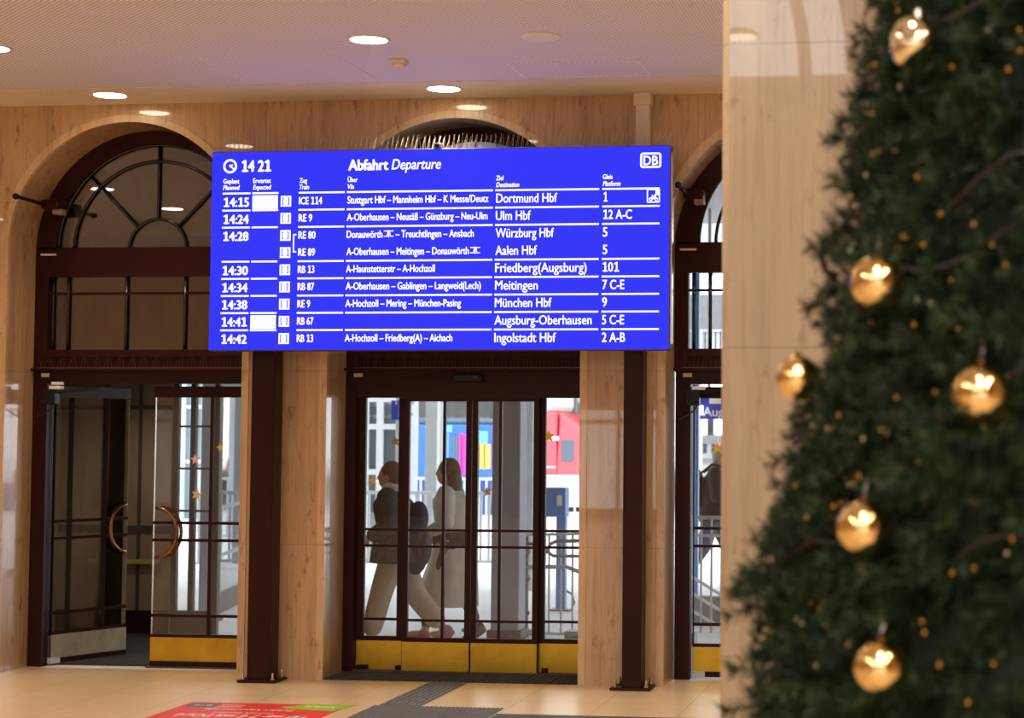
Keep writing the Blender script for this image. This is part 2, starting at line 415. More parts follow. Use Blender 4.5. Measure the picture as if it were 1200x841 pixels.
for i, (a, b) in enumerate(ents):
    m = MB()
    for x in (a, (a+b)/2, b): m.box(x-.04, x+.04, YB-.2, YB-.1, 0, 2.4)
    m.box(a, b, YB-.2, YB-.1, 2.1, 2.2); m.box(a, b, YB-.2, YB-.1, 0, .25)
    struct('window_%d' % (10+i), m, 'brown')
m = MB(); m.ringarc(ax, 6.9, 4.22, 4.40, 0, PI, YB-.25, YB-.08, 40)
m.box(ax-.09, ax+.09, YB-.25, YB-.08, 6.9, 11.2)
struct('window_20', m, 'stone')

# front wall with three arches
def soffit_strip(mb, cx, cz, r, y0, y1, zt, n=36):
    P = [(cx+r*math.cos(PI*i/n), cz+r*math.sin(PI*i/n)) for i in range(n+1)]
    V = []
    for x, z in P: V += [(x, y0, z), (x, y0, zt), (x, y1, zt), (x, y1, z)]
    Fc = []
    for i in range(n):
        a, b = 4*i, 4*i+4
        Fc += [(a, b, b+1, a+1), (a+2, b+2, b+3, a+3), (a+3, b+3, b, a), (a+1, b+1, b+2, a+2)]
    mb.add(V, Fc)
WT = .58
fw = MB(); px = XL
for a, b, zs in OPEN:
    fw.box(px, a, 0, WT, 0, HC+.1)
    soffit_strip(fw, (a+b)/2, zs, (b-a)/2, 0, WT, HC+.1)
    px = b
fw.box(px, XR, 0, WT, 0, HC+.1)
struct('wall_front', fw, 'stone')
for i, (a, b, zs) in enumerate(OPEN):
    m = MB(); cx, r = (a+b)/2, (b-a)/2
    m.ringarc(cx, zs, r-.002, r+.055, 0, PI, -.008, .03, 48)
    m.box(a-.055, a+.002, -.008, .03, 0, zs); m.box(b-.002, b+.055, -.008, .03, 0, zs)
    struct('trim_%d' % (i+2), m, 'trim')

# ------------------------------------------------------------------ windows above the doors
YF = .46                                    # front of the brown frames
def arch_window(idx, cx, zr, half, a, b, zs, pane='glass'):
    root = thing('window_%d' % idx, None, None, (cx, YF, 2.42), kind='structure')
    R = half
    zt = zr+.012
    m = MB()                                # outer rim, filled back to the masonry
    m.ringarc(cx, zr, .86, R+.02, 0, PI, YF, YF+.09, 48)
    m.box(cx-R-.02, cx+R+.02, YF, YF+.09, 3.245, zr+.012)
    m.box(cx-R-.02, cx-R+.10, YF, YF+.09, 2.42, 3.26); m.box(cx+R-.10, cx+R+.02, YF, YF+.09, 2.42, 3.26)
    m.box(cx-R, cx+R, YF, YF+.09, 2.52, 2.578); m.box(cx-R, cx+R, YF, YF+.09, 3.178, 3.26)
    m.build('window_frame', 'brown', root)
    m = MB(); m.box(cx-R-.02, cx+R+.02, YF+.02, YF+.10, 2.40, 2.53); m.box(cx-R-.02, cx+R+.02, YF-.05, YF+.08, 2.405, 2.425)
    m.build('ledge', 'brown', root)
    def bar(pts, nm='glazing_bar'):
        MB().tube(pts, .0135, 8).build(nm, 'bar', root, smooth=True)
    y = YF+.03
    for r in (.855, .72, .245):
        bar([(cx+r*math.cos(PI*i/32), y, zr+r*math.sin(PI*i/32)) for i in range(33)])
    for k, (r0, ang) in enumerate(((.245, PI/2), (.245, PI*.255), (.245, PI*.745))):
        bar([(cx+r0*math.cos(ang), y, zr+r0*math.sin(ang)), (cx+.87*math.cos(ang), y, zr+.87*math.sin(ang))])
    for dx in (-.89, -.76, -.257, .245, .75, .88): bar([(cx+dx, y, 2.57), (cx+dx, y, 3.19)])
    MB().box(cx-R+.08, cx+R-.08, y-.012, y+.012, 3.03, 3.05).build('glazing_bar', 'brown', root)
    g = MB(); n = 40
    g.prism([(cx+.9*math.cos(PI*i/n), zr+.9*math.sin(PI*i/n)) for i in range(n+1)], YF+.045, YF+.053)
    g.build('pane', pane, root)
    MB().box(cx-R+.08, cx+R-.08, YF+.045, YF+.053, 2.56, 3.2).build('pane', pane, root)
    MB().box(cx-R+.03, cx-R+.16, YF-.012, YF+.005, 3.352, 3.368).build('name_strip', 'duct', root)
    MB().box(cx-R+.06, cx-R+.13, YF-.012, YF+.005, 2.355, 2.385).build('sticker', 'starpale', root)
    return root
WC = (-6.605, -3.945, -1.275)
for i, (c, (a, b, zs)) in enumerate(zip(WC, OPEN)):
    arch_window(i+1, c, 3.405, 1.02 if i == 0 else 1.03, a, b, zs, 'glassdark' if i == 0 else 'glass')

def spike_strip(name, label, x0, x1, y, z, h, n, lean, group, mat='spike', r=.0022, jit=1.0):
    root = thing(name, label, 'bird spikes', ((x0+x1)/2, y, z), group)
    MB().box(x0, x1, y-.02, y+.02, z, z+.006).build('base_strip', mat, root)
    for i in range(n):
        t = (i+.5)/n; x = x0+(x1-x0)*t
        hh = h*(1+.18*jit*(random.random()-.5)); ln = lean*(.4+random.random()*.8) if jit else lean
        ly = (-.05, .05, 0)[i % 3]*jit
        MB().tube([(x, y, z+.004), (x+ln, y+ly, z+hh)], r, 4).build('spike', mat, root)
    return root
for nm, c, sa, sb in (('left arched window', WC[0], -.97, .92), ('middle arched window', WC[1], -.97, .95), ('right arched window', WC[2], -.97, .93)):
    spike_strip('bird_spike_strip', 'row of thin bird spikes on the brown ledge below the %s' % nm, c+sa, c+sb, YF-.03, 2.425, .095, 56, .012,
                None, 'ledgespike', .0010)

# ------------------------------------------------------------------ door frames and doors
def header(idx, cx, half=1.03, tall=False):
    root = thing('trim_%d' % (10+idx), None, None, (cx, YF, 2.3), kind='structure')
    m = MB(); m.box(cx-half, cx+half, YF, YF+.12, 2.30, 2.41)
    m.box(cx-half, cx-half+.12, YF, YF+.12, 0, 2.30); m.box(cx+half-.12, cx+half, YF, YF+.12, 0, 2.30)
    m.build('door_frame', 'brown', root)
    return root
header(1, WC[0]); header(3, WC[2])

def swing_door(name, label, hinge, width, ang, plate, hand, mirror):
    # local x from the hinge towards the free edge, rotated by ang
    root = thing(name, label, None, (hinge[0], hinge[1], 0), kind='structure', rz=ang)
    W = width; bm_ = lambda: MB()
    MB().box(.0, W, -.005, .005, .25, 2.22).build('pane', 'glass', root, local=True)
    MB().box(0, .012, -.01, .01, .03, 2.25).build('edge_strip', 'black', root, local=True)
    MB().box(W-.006, W, -.008, .008, .03, 2.25).build('edge_strip', 'steel', root, local=True)
    for x in ((.22*W, .68*W) if not mirror else (.45*W,)):
        MB().box(x-.014, x+.014, -.016, .016, .22, 2.23).build('glazing_bar', 'bar' if hand == 'L' else 'brown', root, local=True)
    for z in (1.17, 1.03, .42):
        MB().box(0, W, -.014, .014, z-.012, z+.012).build('glazing_bar', 'brown', root, local=True)
    MB().box(0, W, -.018, .018, .235, .27).build('bottom_rail', 'brown', root, local=True)
    MB().box(0, W, -.02, .02, .055, .245).build('kick_plate', plate, root, local=True, bevel=.002)
    MB().box(0, W, -.018, .018, .012, .055).build('bottom_rail', 'brown', root, local=True)
    MB().box(.0, W, -.022, .022, 2.19, 2.28).build('top_rail', 'bluegrey' if hand == 'L' else 'brown', root, local=True, bevel=.002)
    for s in (-1, 1):
        hd = MB(); xh = W-.05
        pts = [(xh-.17*math.sin(PI*i/16), s*(.045), 1.09+.20*math.cos(PI*i/16)) for i in range(17)]
        pts = [(xh, s*.008, 1.09+.20)] + pts + [(xh, s*.008, 1.09-.20)]
        hd.tube(pts, .014, 10); o = hd.build('handle', 'handle', root, smooth=True, local=True)
    return root
# left leaf pushed open to the outside; right leaf shut
swing_door('door_1', 'left glass door leaf pushed open outwards, with pale kick plate', (-7.495, .56), .79, math.atan2(.728, .311), 'paleplate', 'L', False)
swing_door('door_2', 'closed glass door leaf with gold kick plate in left entrance', (-5.735, .56), .89, PI-.0, 'brass', 'R', True)
# white shoe of the left leaf
MB().box(-.005, .09, -.024, .024, .012, .06).build('pivot_shoe', 'lgrey', bpy.data.objects['door_1'], local=True)
swing_door('door_3', 'glass door leaf with gold kick plate in right entrance', (-2.175, .56), .88, 0, 'brass', 'R3', True)
MB().box(-.0, .10, -.024, .024, .012, .055).build('pivot_shoe', 'lgrey', bpy.data.objects['door_3'], local=True)
# right leaf's far half, mostly behind the pillar
swing_door('door_4', 'second glass leaf of right entrance behind the pillar', (-.375, .56), .88, PI, 'brass', 'R4', True)

# door closers
def closer(x0, label, L):
    root = thing('door_closer', label, 'door closer', (x0, YF-.05, 2.2))
    MB().box(x0, x0+.11, YF-.09, YF, 2.13, 2.25).build('body', 'black', root, bevel=.006)
    MB().bar((x0+.08, YF-.05, 2.225), (x0+L, YF+.02, 2.262), .022, .015).build('arm', 'black', root)
    MB().tube([(x0+.09-.14*math.sin(i/10*PI*.5)**2, YF-.07, 2.14-.115*math.sin(PI*i/20)-.0*i) for i in range(11)], .006, 6).build('cable', 'cable', root, smooth=True)
    MB().box(x0+.055, x0+.15, YF-.085, YF-.01, 2.253, 2.28).build('cover', 'white', root, bevel=.004)
closer(-7.515, 'black door closer at top left of left entrance', .42)
closer(-2.215, 'black door closer at top of right entrance beside the pillar', .3)

# sliding doors of the middle entrance
root = thing('trim_12', None, None, (-3.945, YF, 2.3), kind='structure')
m = MB(); m.box(-4.985, -2.90, YF, YF+.14, 2.285, 2.41); m.box(-4.985, -4.90, YF, YF+.14, 0, 2.30); m.box(-2.98, -2.90, YF, YF+.14, 0, 2.30)
m.build('door_frame', 'brown', root); 
MB().box(-4.92, -2.95, YF+.01, YF+.12, 2.19, 2.29).build('track_cover', 'brown', root)
def panel(name, label, x0, x1, y, mull, sx=.036, pl='brass', ztop=2.19, first=False):
    root = thing(name, label, None, ((x0+x1)/2, y, 0), kind='structure')
    m = MB()
    for x in (x0, x1-sx): m.box(x, x+sx, y-.02, y+.02, .02, ztop)
    m.box(x0, x1, y-.02, y+.02, ztop-.03, ztop); m.box(x0, x1, y-.02, y+.02, .245, .285)
    m.build('leaf_frame', 'brown', root)
    for x in mull: MB().box(x-.0115, x+.0115, y-.014, y+.014, .27, ztop).build('glazing_bar', 'brown', root)
    for z in (1.135, 1.005, .42): MB().box(x0, x1, y-.013, y+.013, z-.01, z+.01).build('glazing_bar', 'brown', root)
    MB().box(x0+.01, x1-.01, y-.004, y+.004, .26, ztop-.02).build('pane', 'glass', root)
    MB().box(x0+.004, x1-.004, y-.023, y+.023, .022, .25).build('kick_plate', pl, root, bevel=.002)
    return root
panel('door_5', 'fixed glass side panel at left of middle entrance', -4.90, -4.505, .56, (), .06, ztop=2.29)
panel('door_6', 'left sliding glass leaf of middle entrance', -4.505, -3.949, .50, (-4.175,), .045)
panel('door_7', 'right sliding glass leaf of middle entrance', -3.943, -3.40, .50, (-3.715,), .045)
panel('door_8', 'fixed glass side panel at right of middle entrance', -3.445, -2.955, .56, (), .085, ztop=2.29)
for x in (-4.88, -4.56, -3.37):
    o = MB().box(x, x+(.09 if x < -4.6 else .045), .50, .535, .0, .06).build('floor_guide', 'brown', None, bevel=.003)
    tag(o, {-4.88: 'wide brown floor guide block in left corner of middle entrance', -4.56: 'small brown guide block beside left sliding leaf foot', -3.37: 'small brown guide block beside right sliding leaf foot'}[x], 'floor guide')
root = thing('motion_sensor', 'black motion sensor on the beam above the sliding doors', 'sensor', (-4.0, YF, 2.33))
MB().box(-4.10, -3.85, YF-.045, YF, 2.315, 2.375).build('housing', 'black', root, bevel=.012)
MB().box(-3.93, -3.89, YF-.049, YF-.044, 2.345, 2.36).build('window', 'dark', root)
o = MB().box(-7.47, -7.37, YF-.03, YF+.0, 2.29, 2.315).build('sensor', 'white', None, bevel=.005); tag(o, 'slim white sensor above the open left door leaf', 'sensor')

m = MB(); m.box(-4.98, -2.98, .478, .60, 0, .022)
struct('trim_13', m, 'dark')
m = MB(); m.box(-6.66, -5.68, .53, .60, 0, .010)
struct('trim_14', m, 'dark')

# bracket lamps in the arches
def bracket(px, label):
    root = thing('spotlight', label, 'lamp', px)
    x, y, z = px
    MB().tube([(x, y, z), (x+.005, y-.60, z+.01)], .015, 8).build('arm', 'brown', root, smooth=True)
    MB().lathe([(.022, 0), (.026, .02), (.02, .05)], (x+.005, y-.645, z+.01), 12, 'y').build('end_knob', 'black', root, smooth=True)
    MB().box(x-.03, x+.13, y-.16, y+.02, z-.035, z+.045).build('housing', 'brown', root, bevel=.02)
    MB().box(x+.05, x+.13, y-.11, y-.02, z-.075, z-.03).build('lens', 'panel', root, bevel=.006)
bracket((-7.50, .45, 3.755), 'brown bracket spotlight inside the left arch')
bracket((-2.20, .45, 3.78), 'brown bracket spotlight inside the right arch')

# entrance mats
mm = MB()
for k in range(46):
    x = -4.975 + k*.0437; mm.box(x, x+.030, .02, .475, 0.001, .012)
mm.box(-4.98, -2.975, .01, .48, 0.0005, .006)
tag(mm.build('door_mat', 'mat'), 'dark ribbed door mat in front of the sliding doors', 'mat')
mv = MB(); mv.box(-8.6, -5.72, .62, 2.95, 0.0005, .008)
for k in range(35): mv.box(-8.6, -5.72, .64+k*.066, .675+k*.066, .008, .013)
tag(mv.build('entrance_mat', 'mat'), 'dark ribbed mat behind the open left door', 'mat')

# ------------------------------------------------------------------ vestibule behind the left entrance
vw = MB(); vw.box(-8.75, -8.65, .58, 3.1, 0, HC); vw.box(-8.65, -7.53, 3.0, 3.1, 0, HC); vw.box(-7.53, -5.5, 3.0, 3.1, 2.42, HC); vw.box(-5.62, -5.5, .58, 2.8, 2.42, HC)
struct('wall_vestibule', vw, 'panel')
struct('wall_vestibule_side', MB().box(-5.62, -5.5, .58, 2.4, 0, 2.42), 'stone')
struct('ceiling_vestibule', MB().box(-8.75, -5.5, .58, 3.1, 2.42, 2.5), 'dark')
struct('ceiling_loft', MB().box(-8.75, -5.5, .58, 3.1, HC-.03, HC+.05), 'dark')
struct('baseboard_vestibule', MB().box(-8.65, -7.53, 2.97, 3.0, 0, .22), 'brown')
m = MB()
for x in (-8.2, -7.86): m.box(x, x+.03, 2.985, 3.0, .22, 2.42)
m.box(-8.65, -7.53, 2.985, 3.0, 2.12, 2.16); m.box(-8.65, -7.53, 2.985, 3.0, .95, 1.02)
struct('trim_20', m, 'dark')
o = MB().box(-8.3, -7.62, 2.93, 2.98, .66, .70).build('wall_rail', pmat('yellow_green_paint', (.42, .40, .13), .5)); tag(o, 'yellowish rail on the brown vestibule wall between the left doors', 'rail')
root = fill_lamp = thing('downlight', 'round ceiling lamp inside the vestibule behind the left doors', 'ceiling lamp', (-7.6, 1.8, 2.42))  # unseen lamp, added to brighten the vestibule
MB().lathe([(.09, -.004), (.11, -.008), (.115, 0), (.09, 0)], (-7.6, 1.8, 2.42), 24).build('trim_ring', 'white', root, smooth=True)
MB().lathe([(.091, -.001), (.06, -.008), (0, -.01)], (-7.6, 1.8, 2.42), 24).build('diffuser', 'lamp', root, smooth=True)
ld = bpy.data.lights.new('bulb', 'SPOT'); ld.energy = 26; ld.color = WARM; ld.spot_size = math.radians(165); ld.spot_blend = .6; ld.shadow_soft_size = .08
lo = bpy.data.objects.new('bulb', ld); COL.objects.link(lo); lo.parent = root; lo.location = (0, 0, -.03)
# outer glazing of the vestibule
root = thing('window_4', None, None, (-7.3, 3.05, 0), kind='structure')
m = MB()
for x in (-7.53, -7.36, -7.12): m.box(x, x+.05, 3.02, 3.08, 0, 2.42)
m.build('window_frame', 'dark', root)
for z in (1.95, 1.55, 1.15): MB().box(-7.48, -7.12, 3.03, 3.07, z, z+.02).build('glazing_bar', 'dark', root)
MB().box(-7.5, -7.1, 3.045, 3.053, .1, 2.42).build('pane', 'glass', root)
MB().box(-7.5, -7.1, 3.02, 3.08, 0, .22).build('bottom_rail', 'dark', root)
# outer vestibule leaf, standing open towards the tracks
c0, c1 = fl(253, 722), fl(284, 706)
root = thing('door_9', 'outer glass door leaf standing open behind the left entrance', None, (c0.x, c0.y, 0), kind='structure', rz=math.atan2(c1.y-c0.y, c1.x-c0.x))
L = (c1-c0).length
MB().box(0, L, -.005, .005, .2, 2.4).build('pane', 'glass', root, local=True)
m = MB(); m.box(0, .05, -.03, .03, .02, 2.45); m.box(L-.05, L, -.03, .03, .02, 2.45); m.box(0, L, -.03, .03, .02, .22); m.box(0, L, -.03, .03, 2.38, 2.45); m.build('leaf_frame', 'dark', root, local=True)
for z in (1.12, .62): MB().box(0, L, -.02, .02, z-.015, z+.015).build('glazing_bar', 'grey', root, local=True)

# ------------------------------------------------------------------ posts carrying the board
def post(x0, x1, label):
    cx = (x0+x1)/2
    root = thing('steel_post', label, 'post', (cx, -.15, 0), 'posts that carry the departure board')
    MB().box(x0, x1, -.25, -.06, .02, 3.95).build('shaft', 'brown', root, bevel=.006)
    MB().slab([(cx-.16, -.27), (cx+.145, -.27), (cx+.145, -.012), (cx-.16, -.012)], 0, .022).build('base_plate', 'brown', root, bevel=.004); pl = bpy.data.objects[[o.name for o in root.children if o.name.startswith('base_plate')][0]]
    for dx in (-.125, .11):
        for y in (-.235, -.035):
            b = MB(); b.lathe([(.016, 0), (.016, .014), (.009, .014), (.009, .05), (.006, .055)], (cx+dx, y, .022), 8)
            b.build('anchor_bolt', 'steel', pl)
post(-5.498, -5.317, 'brown steel post under the left half of the departure board')
post(-2.590, -2.445, 'brown steel post under the right end of the departure board')
root = thing('cable_duct', 'cream cable duct rising from the departure board to the ceiling', 'duct', (-2.485, -.06, 4.0))
MB().box(-2.537, -2.432, -.11, -.01, 3.96, HC-.09).build('channel', 'duct', root, bevel=.004)
MB().box(-2.553, -2.418, -.125, -.005, HC-.10, HC-.004).build('ceiling_cap', 'duct', root, bevel=.006)

# ------------------------------------------------------------------ the departure board
BX0, BX1, BZ0, BZ1, BY = -5.800, -2.224, 2.530, 4.065, -.38
board = thing('departure_board', 'wide blue departure board with white timetable, on two brown posts', 'departure board', ((BX0+BX1)/2, BY, BZ0))
MB().box(BX0, BX1, BY+.012, BY+.125, BZ0, BZ1).build('housing', 'dark', board, bevel=.006)
MB().box(BX0+.006, BX1-.006, BY, BY+.014, BZ0+.006, BZ1-.006).build('screen', 'screen', board)
MB().box(BX1-.001, BX1+.012, BY+.03, BY+.10, BZ0+.05, BZ1-.05).build('side_bracket', 'steel', board)
YT = BY-.0025
def bp(x, y): p = at(x, y, BY); return p.x, p.z
# lay-out in metres on the board: measured in the photograph's board plane, then fixed here
ROW = {k: bp(275, y)[1] for k, y in ((0, 236.9), (1, 256.9), (2, 277), (3, 297), (4, 317.3), (5, 337.2), (6, 357.3), (7, 377.2), (8, 397.2))}
z0 = ROW[0]; dz = (ROW[8]-ROW[0])/8
ROW = [z0+dz*k for k in range(9)]
def xz(x): return bp(x, 300)[0]
def txt(name, s, xl, xr, zc, cap, italic=False, bold=.012, mat='text', dy=0, par=None):
    a, b = xz(xl), xz(xr)
    text_part(name, s, (a, YT-dy, zc-cap/2), (1, 0, 0), (0, 0, 1), cap, mat, par or board, b-a, italic, bold)
def rect(name, x0, x1, z0_, z1_, mat='text', dy=0):
    MB().box(x0, x1, YT-.001-dy, YT+.001-dy, z0_, z1_).build(name, mat, board)
TIMES = ['14:15', '14:24', '14:28', None, '14:30', '14:34', '14:38', '14:41', '14:42']
TRAIN = [('ICE 114', 376.7), ('RE 9', 365.3), ('RE 80', 369.5), ('RE 89', 369.3), ('RB 13', 368.8), ('RB 87', 368.9), ('RE 9', 364.5), ('RB 67', 368.7), ('RB 13', 368.7)]
VIA = [[('Stuttgart Hbf – Mannheim Hbf – K Messe/Deutz', 406.2, 571.8)], [('A-Oberhausen – Neusäß – Günzburg – Neu-Ulm', 406, 571)],
       [('Donauwörth', 406, 448), ('– Treuchtlingen – Ansbach', 463.2, 555)], [('A-Oberhausen – Meitingen – Donauwörth', 406, 549.5)],
       [('A-Haunstetterstr – A-Hochzoll', 405.8, 510)], [('A-Oberhausen – Gablingen – Langweid(Lech)', 405.8, 564)],
       [('A-Hochzoll – Mering – München-Pasing', 405.6, 541)], [], [('A-Hochzoll – Friedberg(A) – Aichach', 405.5, 531.3)]]
DEST = [('Dortmund Hbf', 580.8, 652.5), ('Ulm Hbf', 580.6, 621.6), ('Würzburg Hbf', 580.6, 649), ('Aalen Hbf', 580.5, 629.3), ('Friedberg(Augsburg)', 580.5, 687.7),
        ('Meitingen', 580.5, 630.7), ('München Hbf', 580.5, 647), ('Augsburg-Oberhausen', 580.2, 694), ('Ingolstadt Hbf', 580.2, 652.4)]
PLAT = [('1', 707.0, 711.6), ('12 A-C', 706.7, 740.4), ('5', 706.2, 711.8), ('5', 706.2, 711.8), ('101', 706.4, 725.7), ('7 C-E', 706.2, 732), ('9', 706, 711.8), ('5 C-E', 706, 732), ('2 A-B', 706, 733.3)]
for k in range(9):
    z = ROW[k]
    if TIMES[k]: txt('planned_time', TIMES[k], 261.3, 291, z, .068, bold=.042)
    txt('train_number', TRAIN[k][0], 349.4, TRAIN[k][1], z+.006, .056, bold=.034)
    for s, a, b in VIA[k]: txt('route_text', s, a, b, z+.008, .056, bold=.026)
    txt('destination_name', DEST[k][0], DEST[k][1], DEST[k][2], z+.008, .070, bold=.018)
    txt('platform_number', PLAT[k][0], PLAT[k][1], PLAT[k][2], z+.008, .070, bold=.024)
    # carriage icon: white square with a pair of brackets
    cx = xz(334.2); s = .041
    ic = MB().box(cx-s, cx+s, YT-.001, YT+.001, z-.038, z+.044).build('carriage_icon', 'text', board)
    br = MB()
    for q in (-1, 1):
        x = cx+q*.024; br.box(x-.0035, x+.0035, YT-.003, YT-.0015, z-.025, z+.031)
        for zz in (z-.025, z+.025): br.box(min(x, x-q*.011), max(x, x-q*.011), YT-.003, YT-.0015, zz, zz+.006)
    br.build('icon_bracket', 'screen', ic)
for k, s in ((0, '14:28'), (7, '14:46')):
    dbx = MB().box(xz(294.9), xz(324.6), YT-.001, YT+.001, ROW[k]-.054, ROW[k]+.050).build('delay_box', 'text', board)
    txt('expected_time', s, 299.5, 321.5, ROW[k], .058, bold=.004, mat='textpale', dy=.0025, par=dbx)
# the break sign between the halves of a split route
for k, x0 in ((2, 449.5), (3, 551)):
    z = ROW[k]+.008; a = xz(x0); m = MB()
    def ln(p, q): m.bar((a+p[0], YT, z+p[1]), (a+q[0], YT, z+q[1]), .006, .002)
    ln((0, .022), (.034, .022)); ln((.034, .024), (.026, -.018)); ln((.0, -.018), (.03, -.018)); ln((.038, .028), (.038, -.028))
    ln((.076, .022), (.046, .022)); ln((.046, .022), (.05, -.018)); ln((.048, -.018), (.076, -.018))
    m.build('split_sign', 'text', board)
m = MB(); x0, x1 = xz(343.2), xz(347); zA, zB = ROW[2]+.008, ROW[3]+.008
m.box(x0, x0+.009, YT-.001, YT+.001, zB, zA); m.box(x0, x1, YT-.001, YT+.001, zA-.004, zA+.005); m.box(x0, x1, YT-.001, YT+.001, zB-.004, zB+.005)
m.build('link_bracket', 'text', board)
# rules
cols = [(259.8, 292.4), (294.6, 325.2), (349, 403), (405.6, 577), (579.8, 701.6), (705.4, 772.6)]
for k in range(-1, 8):
    if k == 2: continue
    z = ROW[0]-dz/2+.0015 if k == -1 else ROW[k]+dz/2+.0015
    for j, (a, b) in enumerate(cols):
        if k in (-1, 0, 1, 3, 4, 5, 6, 7) and not (j in (2,) and False):
            rect('rule', xz(a), xz(b), z-.0065, z+.0065)
# heading
def zpx(x, y): return bp(x, y)[1]
txt('clock_digits', '14 21', 281.6, 316.2, zpx(298, 194.4), .085, bold=.05)
txt('heading', 'Abfahrt', 406.6, 454, zpx(430, 193), .082, bold=.045)
txt('heading', 'Departure', 457.5, 515.6, zpx(486, 192), .080, italic=True, bold=.018)
for s, a, b, y, it in (('Geplant', 260.2, 279.2, 212.3, 0), ('Planned', 260, 279.8, 219.7, 1), ('Erwartet', 295.3, 316, 211.6, 0), ('Expected', 295.2, 316.6, 219.2, 1),
                       ('Zug', 349.8, 358.6, 211.4, 0), ('Train', 349.8, 361.2, 219, 1), ('Über', 406.3, 418, 210.4, 0), ('Via', 406.3, 413.8, 218.4, 1),
                       ('Ziel', 580.6, 589.1, 208.4, 0), ('Destination', 580.6, 607.8, 216.2, 1), ('Gleis', 705.8, 717.4, 206.9, 0), ('Platform', 705.8, 726.7, 215, 1)):
    txt('column_title', s, a, b, zpx((a+b)/2, y), .036, italic=bool(it), bold=.03)
cx, cz = xz(267.9), zpx(268, 194.8)
m = MB(); m.ringarc(cx, cz, .039, .055, 0, 2*PI, YT-.001, YT+.001, 36)
for ang, l in ((70, .024), (126, .04)):
    a = math.radians(ang); m.bar((cx-.006, YT, cz+.004), (cx+l*math.sin(a), YT, cz+l*math.cos(a)), .011, .002)
m.build('clock_icon', 'text', board)
# framed letters at the top right corner
xa, xb = xz(749.6), xz(774.4); za, zb = zpx(762, 196.8), zpx(762, 178.7)
def rrect(x0, x1, z0_, z1_, r, n=6):
    P = []
    for cx_, cz_, a0 in ((x1-r, z1_-r, 0), (x0+r, z1_-r, PI/2), (x0+r, z0_+r, PI), (x1-r, z0_+r, 1.5*PI)):
        P += [(cx_+r*math.cos(a0+PI/2*i/n), cz_+r*math.sin(a0+PI/2*i/n)) for i in range(n+1)]
    return P
po, pi_ = rrect(xa, xb, za, zb, .022), rrect(xa+.015, xb-.015, za+.015, zb-.015, .009)
n = len(po); m = MB(); m.add([(x, YT, z) for x, z in po+pi_], [(i, (i+1) % n, n+(i+1) % n, n+i) for i in range(n)])
lf = m.build('logo_frame', 'text', board)
text_part('logo_letters', 'DB', (xa+.024, YT, za+.023), (1, 0, 0), (0, 0, 1), (zb-za)-.046, 'text', lf, (xb-xa)-.048, False, .028)
# bicycle and passenger pictogram
xa, xb = xz(757.6), xz(773.0); zc = ROW[0]+.012; h = .052
m = MB(); po = rrect(xa, xb, zc-h, zc+h, .008); pi_ = rrect(xa+.009, xb-.009, zc-h+.009, zc+h-.009, .003); n = len(po)
m.add([(x, YT, z) for x, z in po+pi_], [(i, (i+1) % n, n+(i+1) % n, n+i) for i in range(n)])
for q in (.030, .071): m.ringarc(xa+q, zc-.026, .008, .014, 0, 2*PI, YT-.001, YT+.001, 14)
for p, q in (((.030, -.026), (.042, -.002)), ((.042, -.002), (.064, -.002)), ((.064, -.002), (.071, -.026)), ((.042, -.002), (.05, -.026)), ((.05, -.026), (.064, -.002)), ((.066, -.002), (.062, .010)), ((.038, .004), (.046, .004))):
    m.bar((xa+p[0], YT, zc+p[1]), (xa+q[0], YT, zc+q[1]), .006, .002)
m.box(xa+.066, xa+.088, YT-.001, YT+.001, zc+.004, zc+.040)
m.build('bicycle_icon', 'text', board)

# bird spikes and a small camera on top of the board
nst = 11; wst = (BX1-BX0)/nst
posn = ['at its left end', 'second from its left end', 'third from its left end', 'left of the small camera', 'just behind the small camera', 'right of the small camera',
        'under the middle arch right end', 'right of the middle arch', 'fourth from its right end', 'in front of the cream duct', 'at its right end']
for i in range(nst):
    spike_strip('bird_spike_strip', 'bird spike strip on the departure board, %s' % posn[i], BX0+i*wst+.004, BX0+(i+1)*wst-.004, BY+.06, BZ1, .105, 25, .018,
                'bird spikes on top of the board', 'spike', .0013)
c = at(512.5, 170, BY); root = thing('security_camera', 'small black dome camera on top edge of departure board', 'camera', (c.x, BY+.02, BZ1))
MB().box(c.x-.03, c.x+.03, BY+.0, BY+.05, BZ1, BZ1+.045).build('housing', 'bluegrey', root, bevel=.012)
MB().ell((c.x, BY-.002, BZ1+.025), (.019, .014, .019)).build('lens', 'black', root, smooth=True)

# ------------------------------------------------------------------ ceiling lamps
LX = [-11.93, -9.28, -6.62, -3.96, -1.30, 1.36, 4.02, 6.68]
LY = [-.41, -2.24, -4.07, -5.90, -7.73]
colname = {-11.93: 'far left', -9.28: 'beyond the left edge', -6.62: 'above the left arch', -3.96: 'above the middle arch', -1.30: 'above the right arch', 1.36: 'right of the pillar', 4.02: 'right part', 6.68: 'far right'}
rowname = {-.41: 'close to the front wall', -2.24: 'second row from the front wall', -4.07: 'third row from the front wall', -5.90: 'fourth row from the front wall', -7.73: 'fifth row from the front wall'}
def downlight(x, y, label, hz=HC, mat='lamp', r=.122, group='round ceiling lamps'):
    root = thing('downlight', label, 'ceiling lamp', (x, y, hz), group)
    MB().lathe([(r, -.006), (r+.018, -.010), (r+.022, 0), (r, 0)], (x, y, hz), 28).build('trim_ring', 'white', root, smooth=True)
    MB().lathe([(r+.001, -.001), (r, -.007), (r*.7, -.012), (0, -.014)], (x, y, hz), 28).build('diffuser', mat, root, smooth=True)
    return root
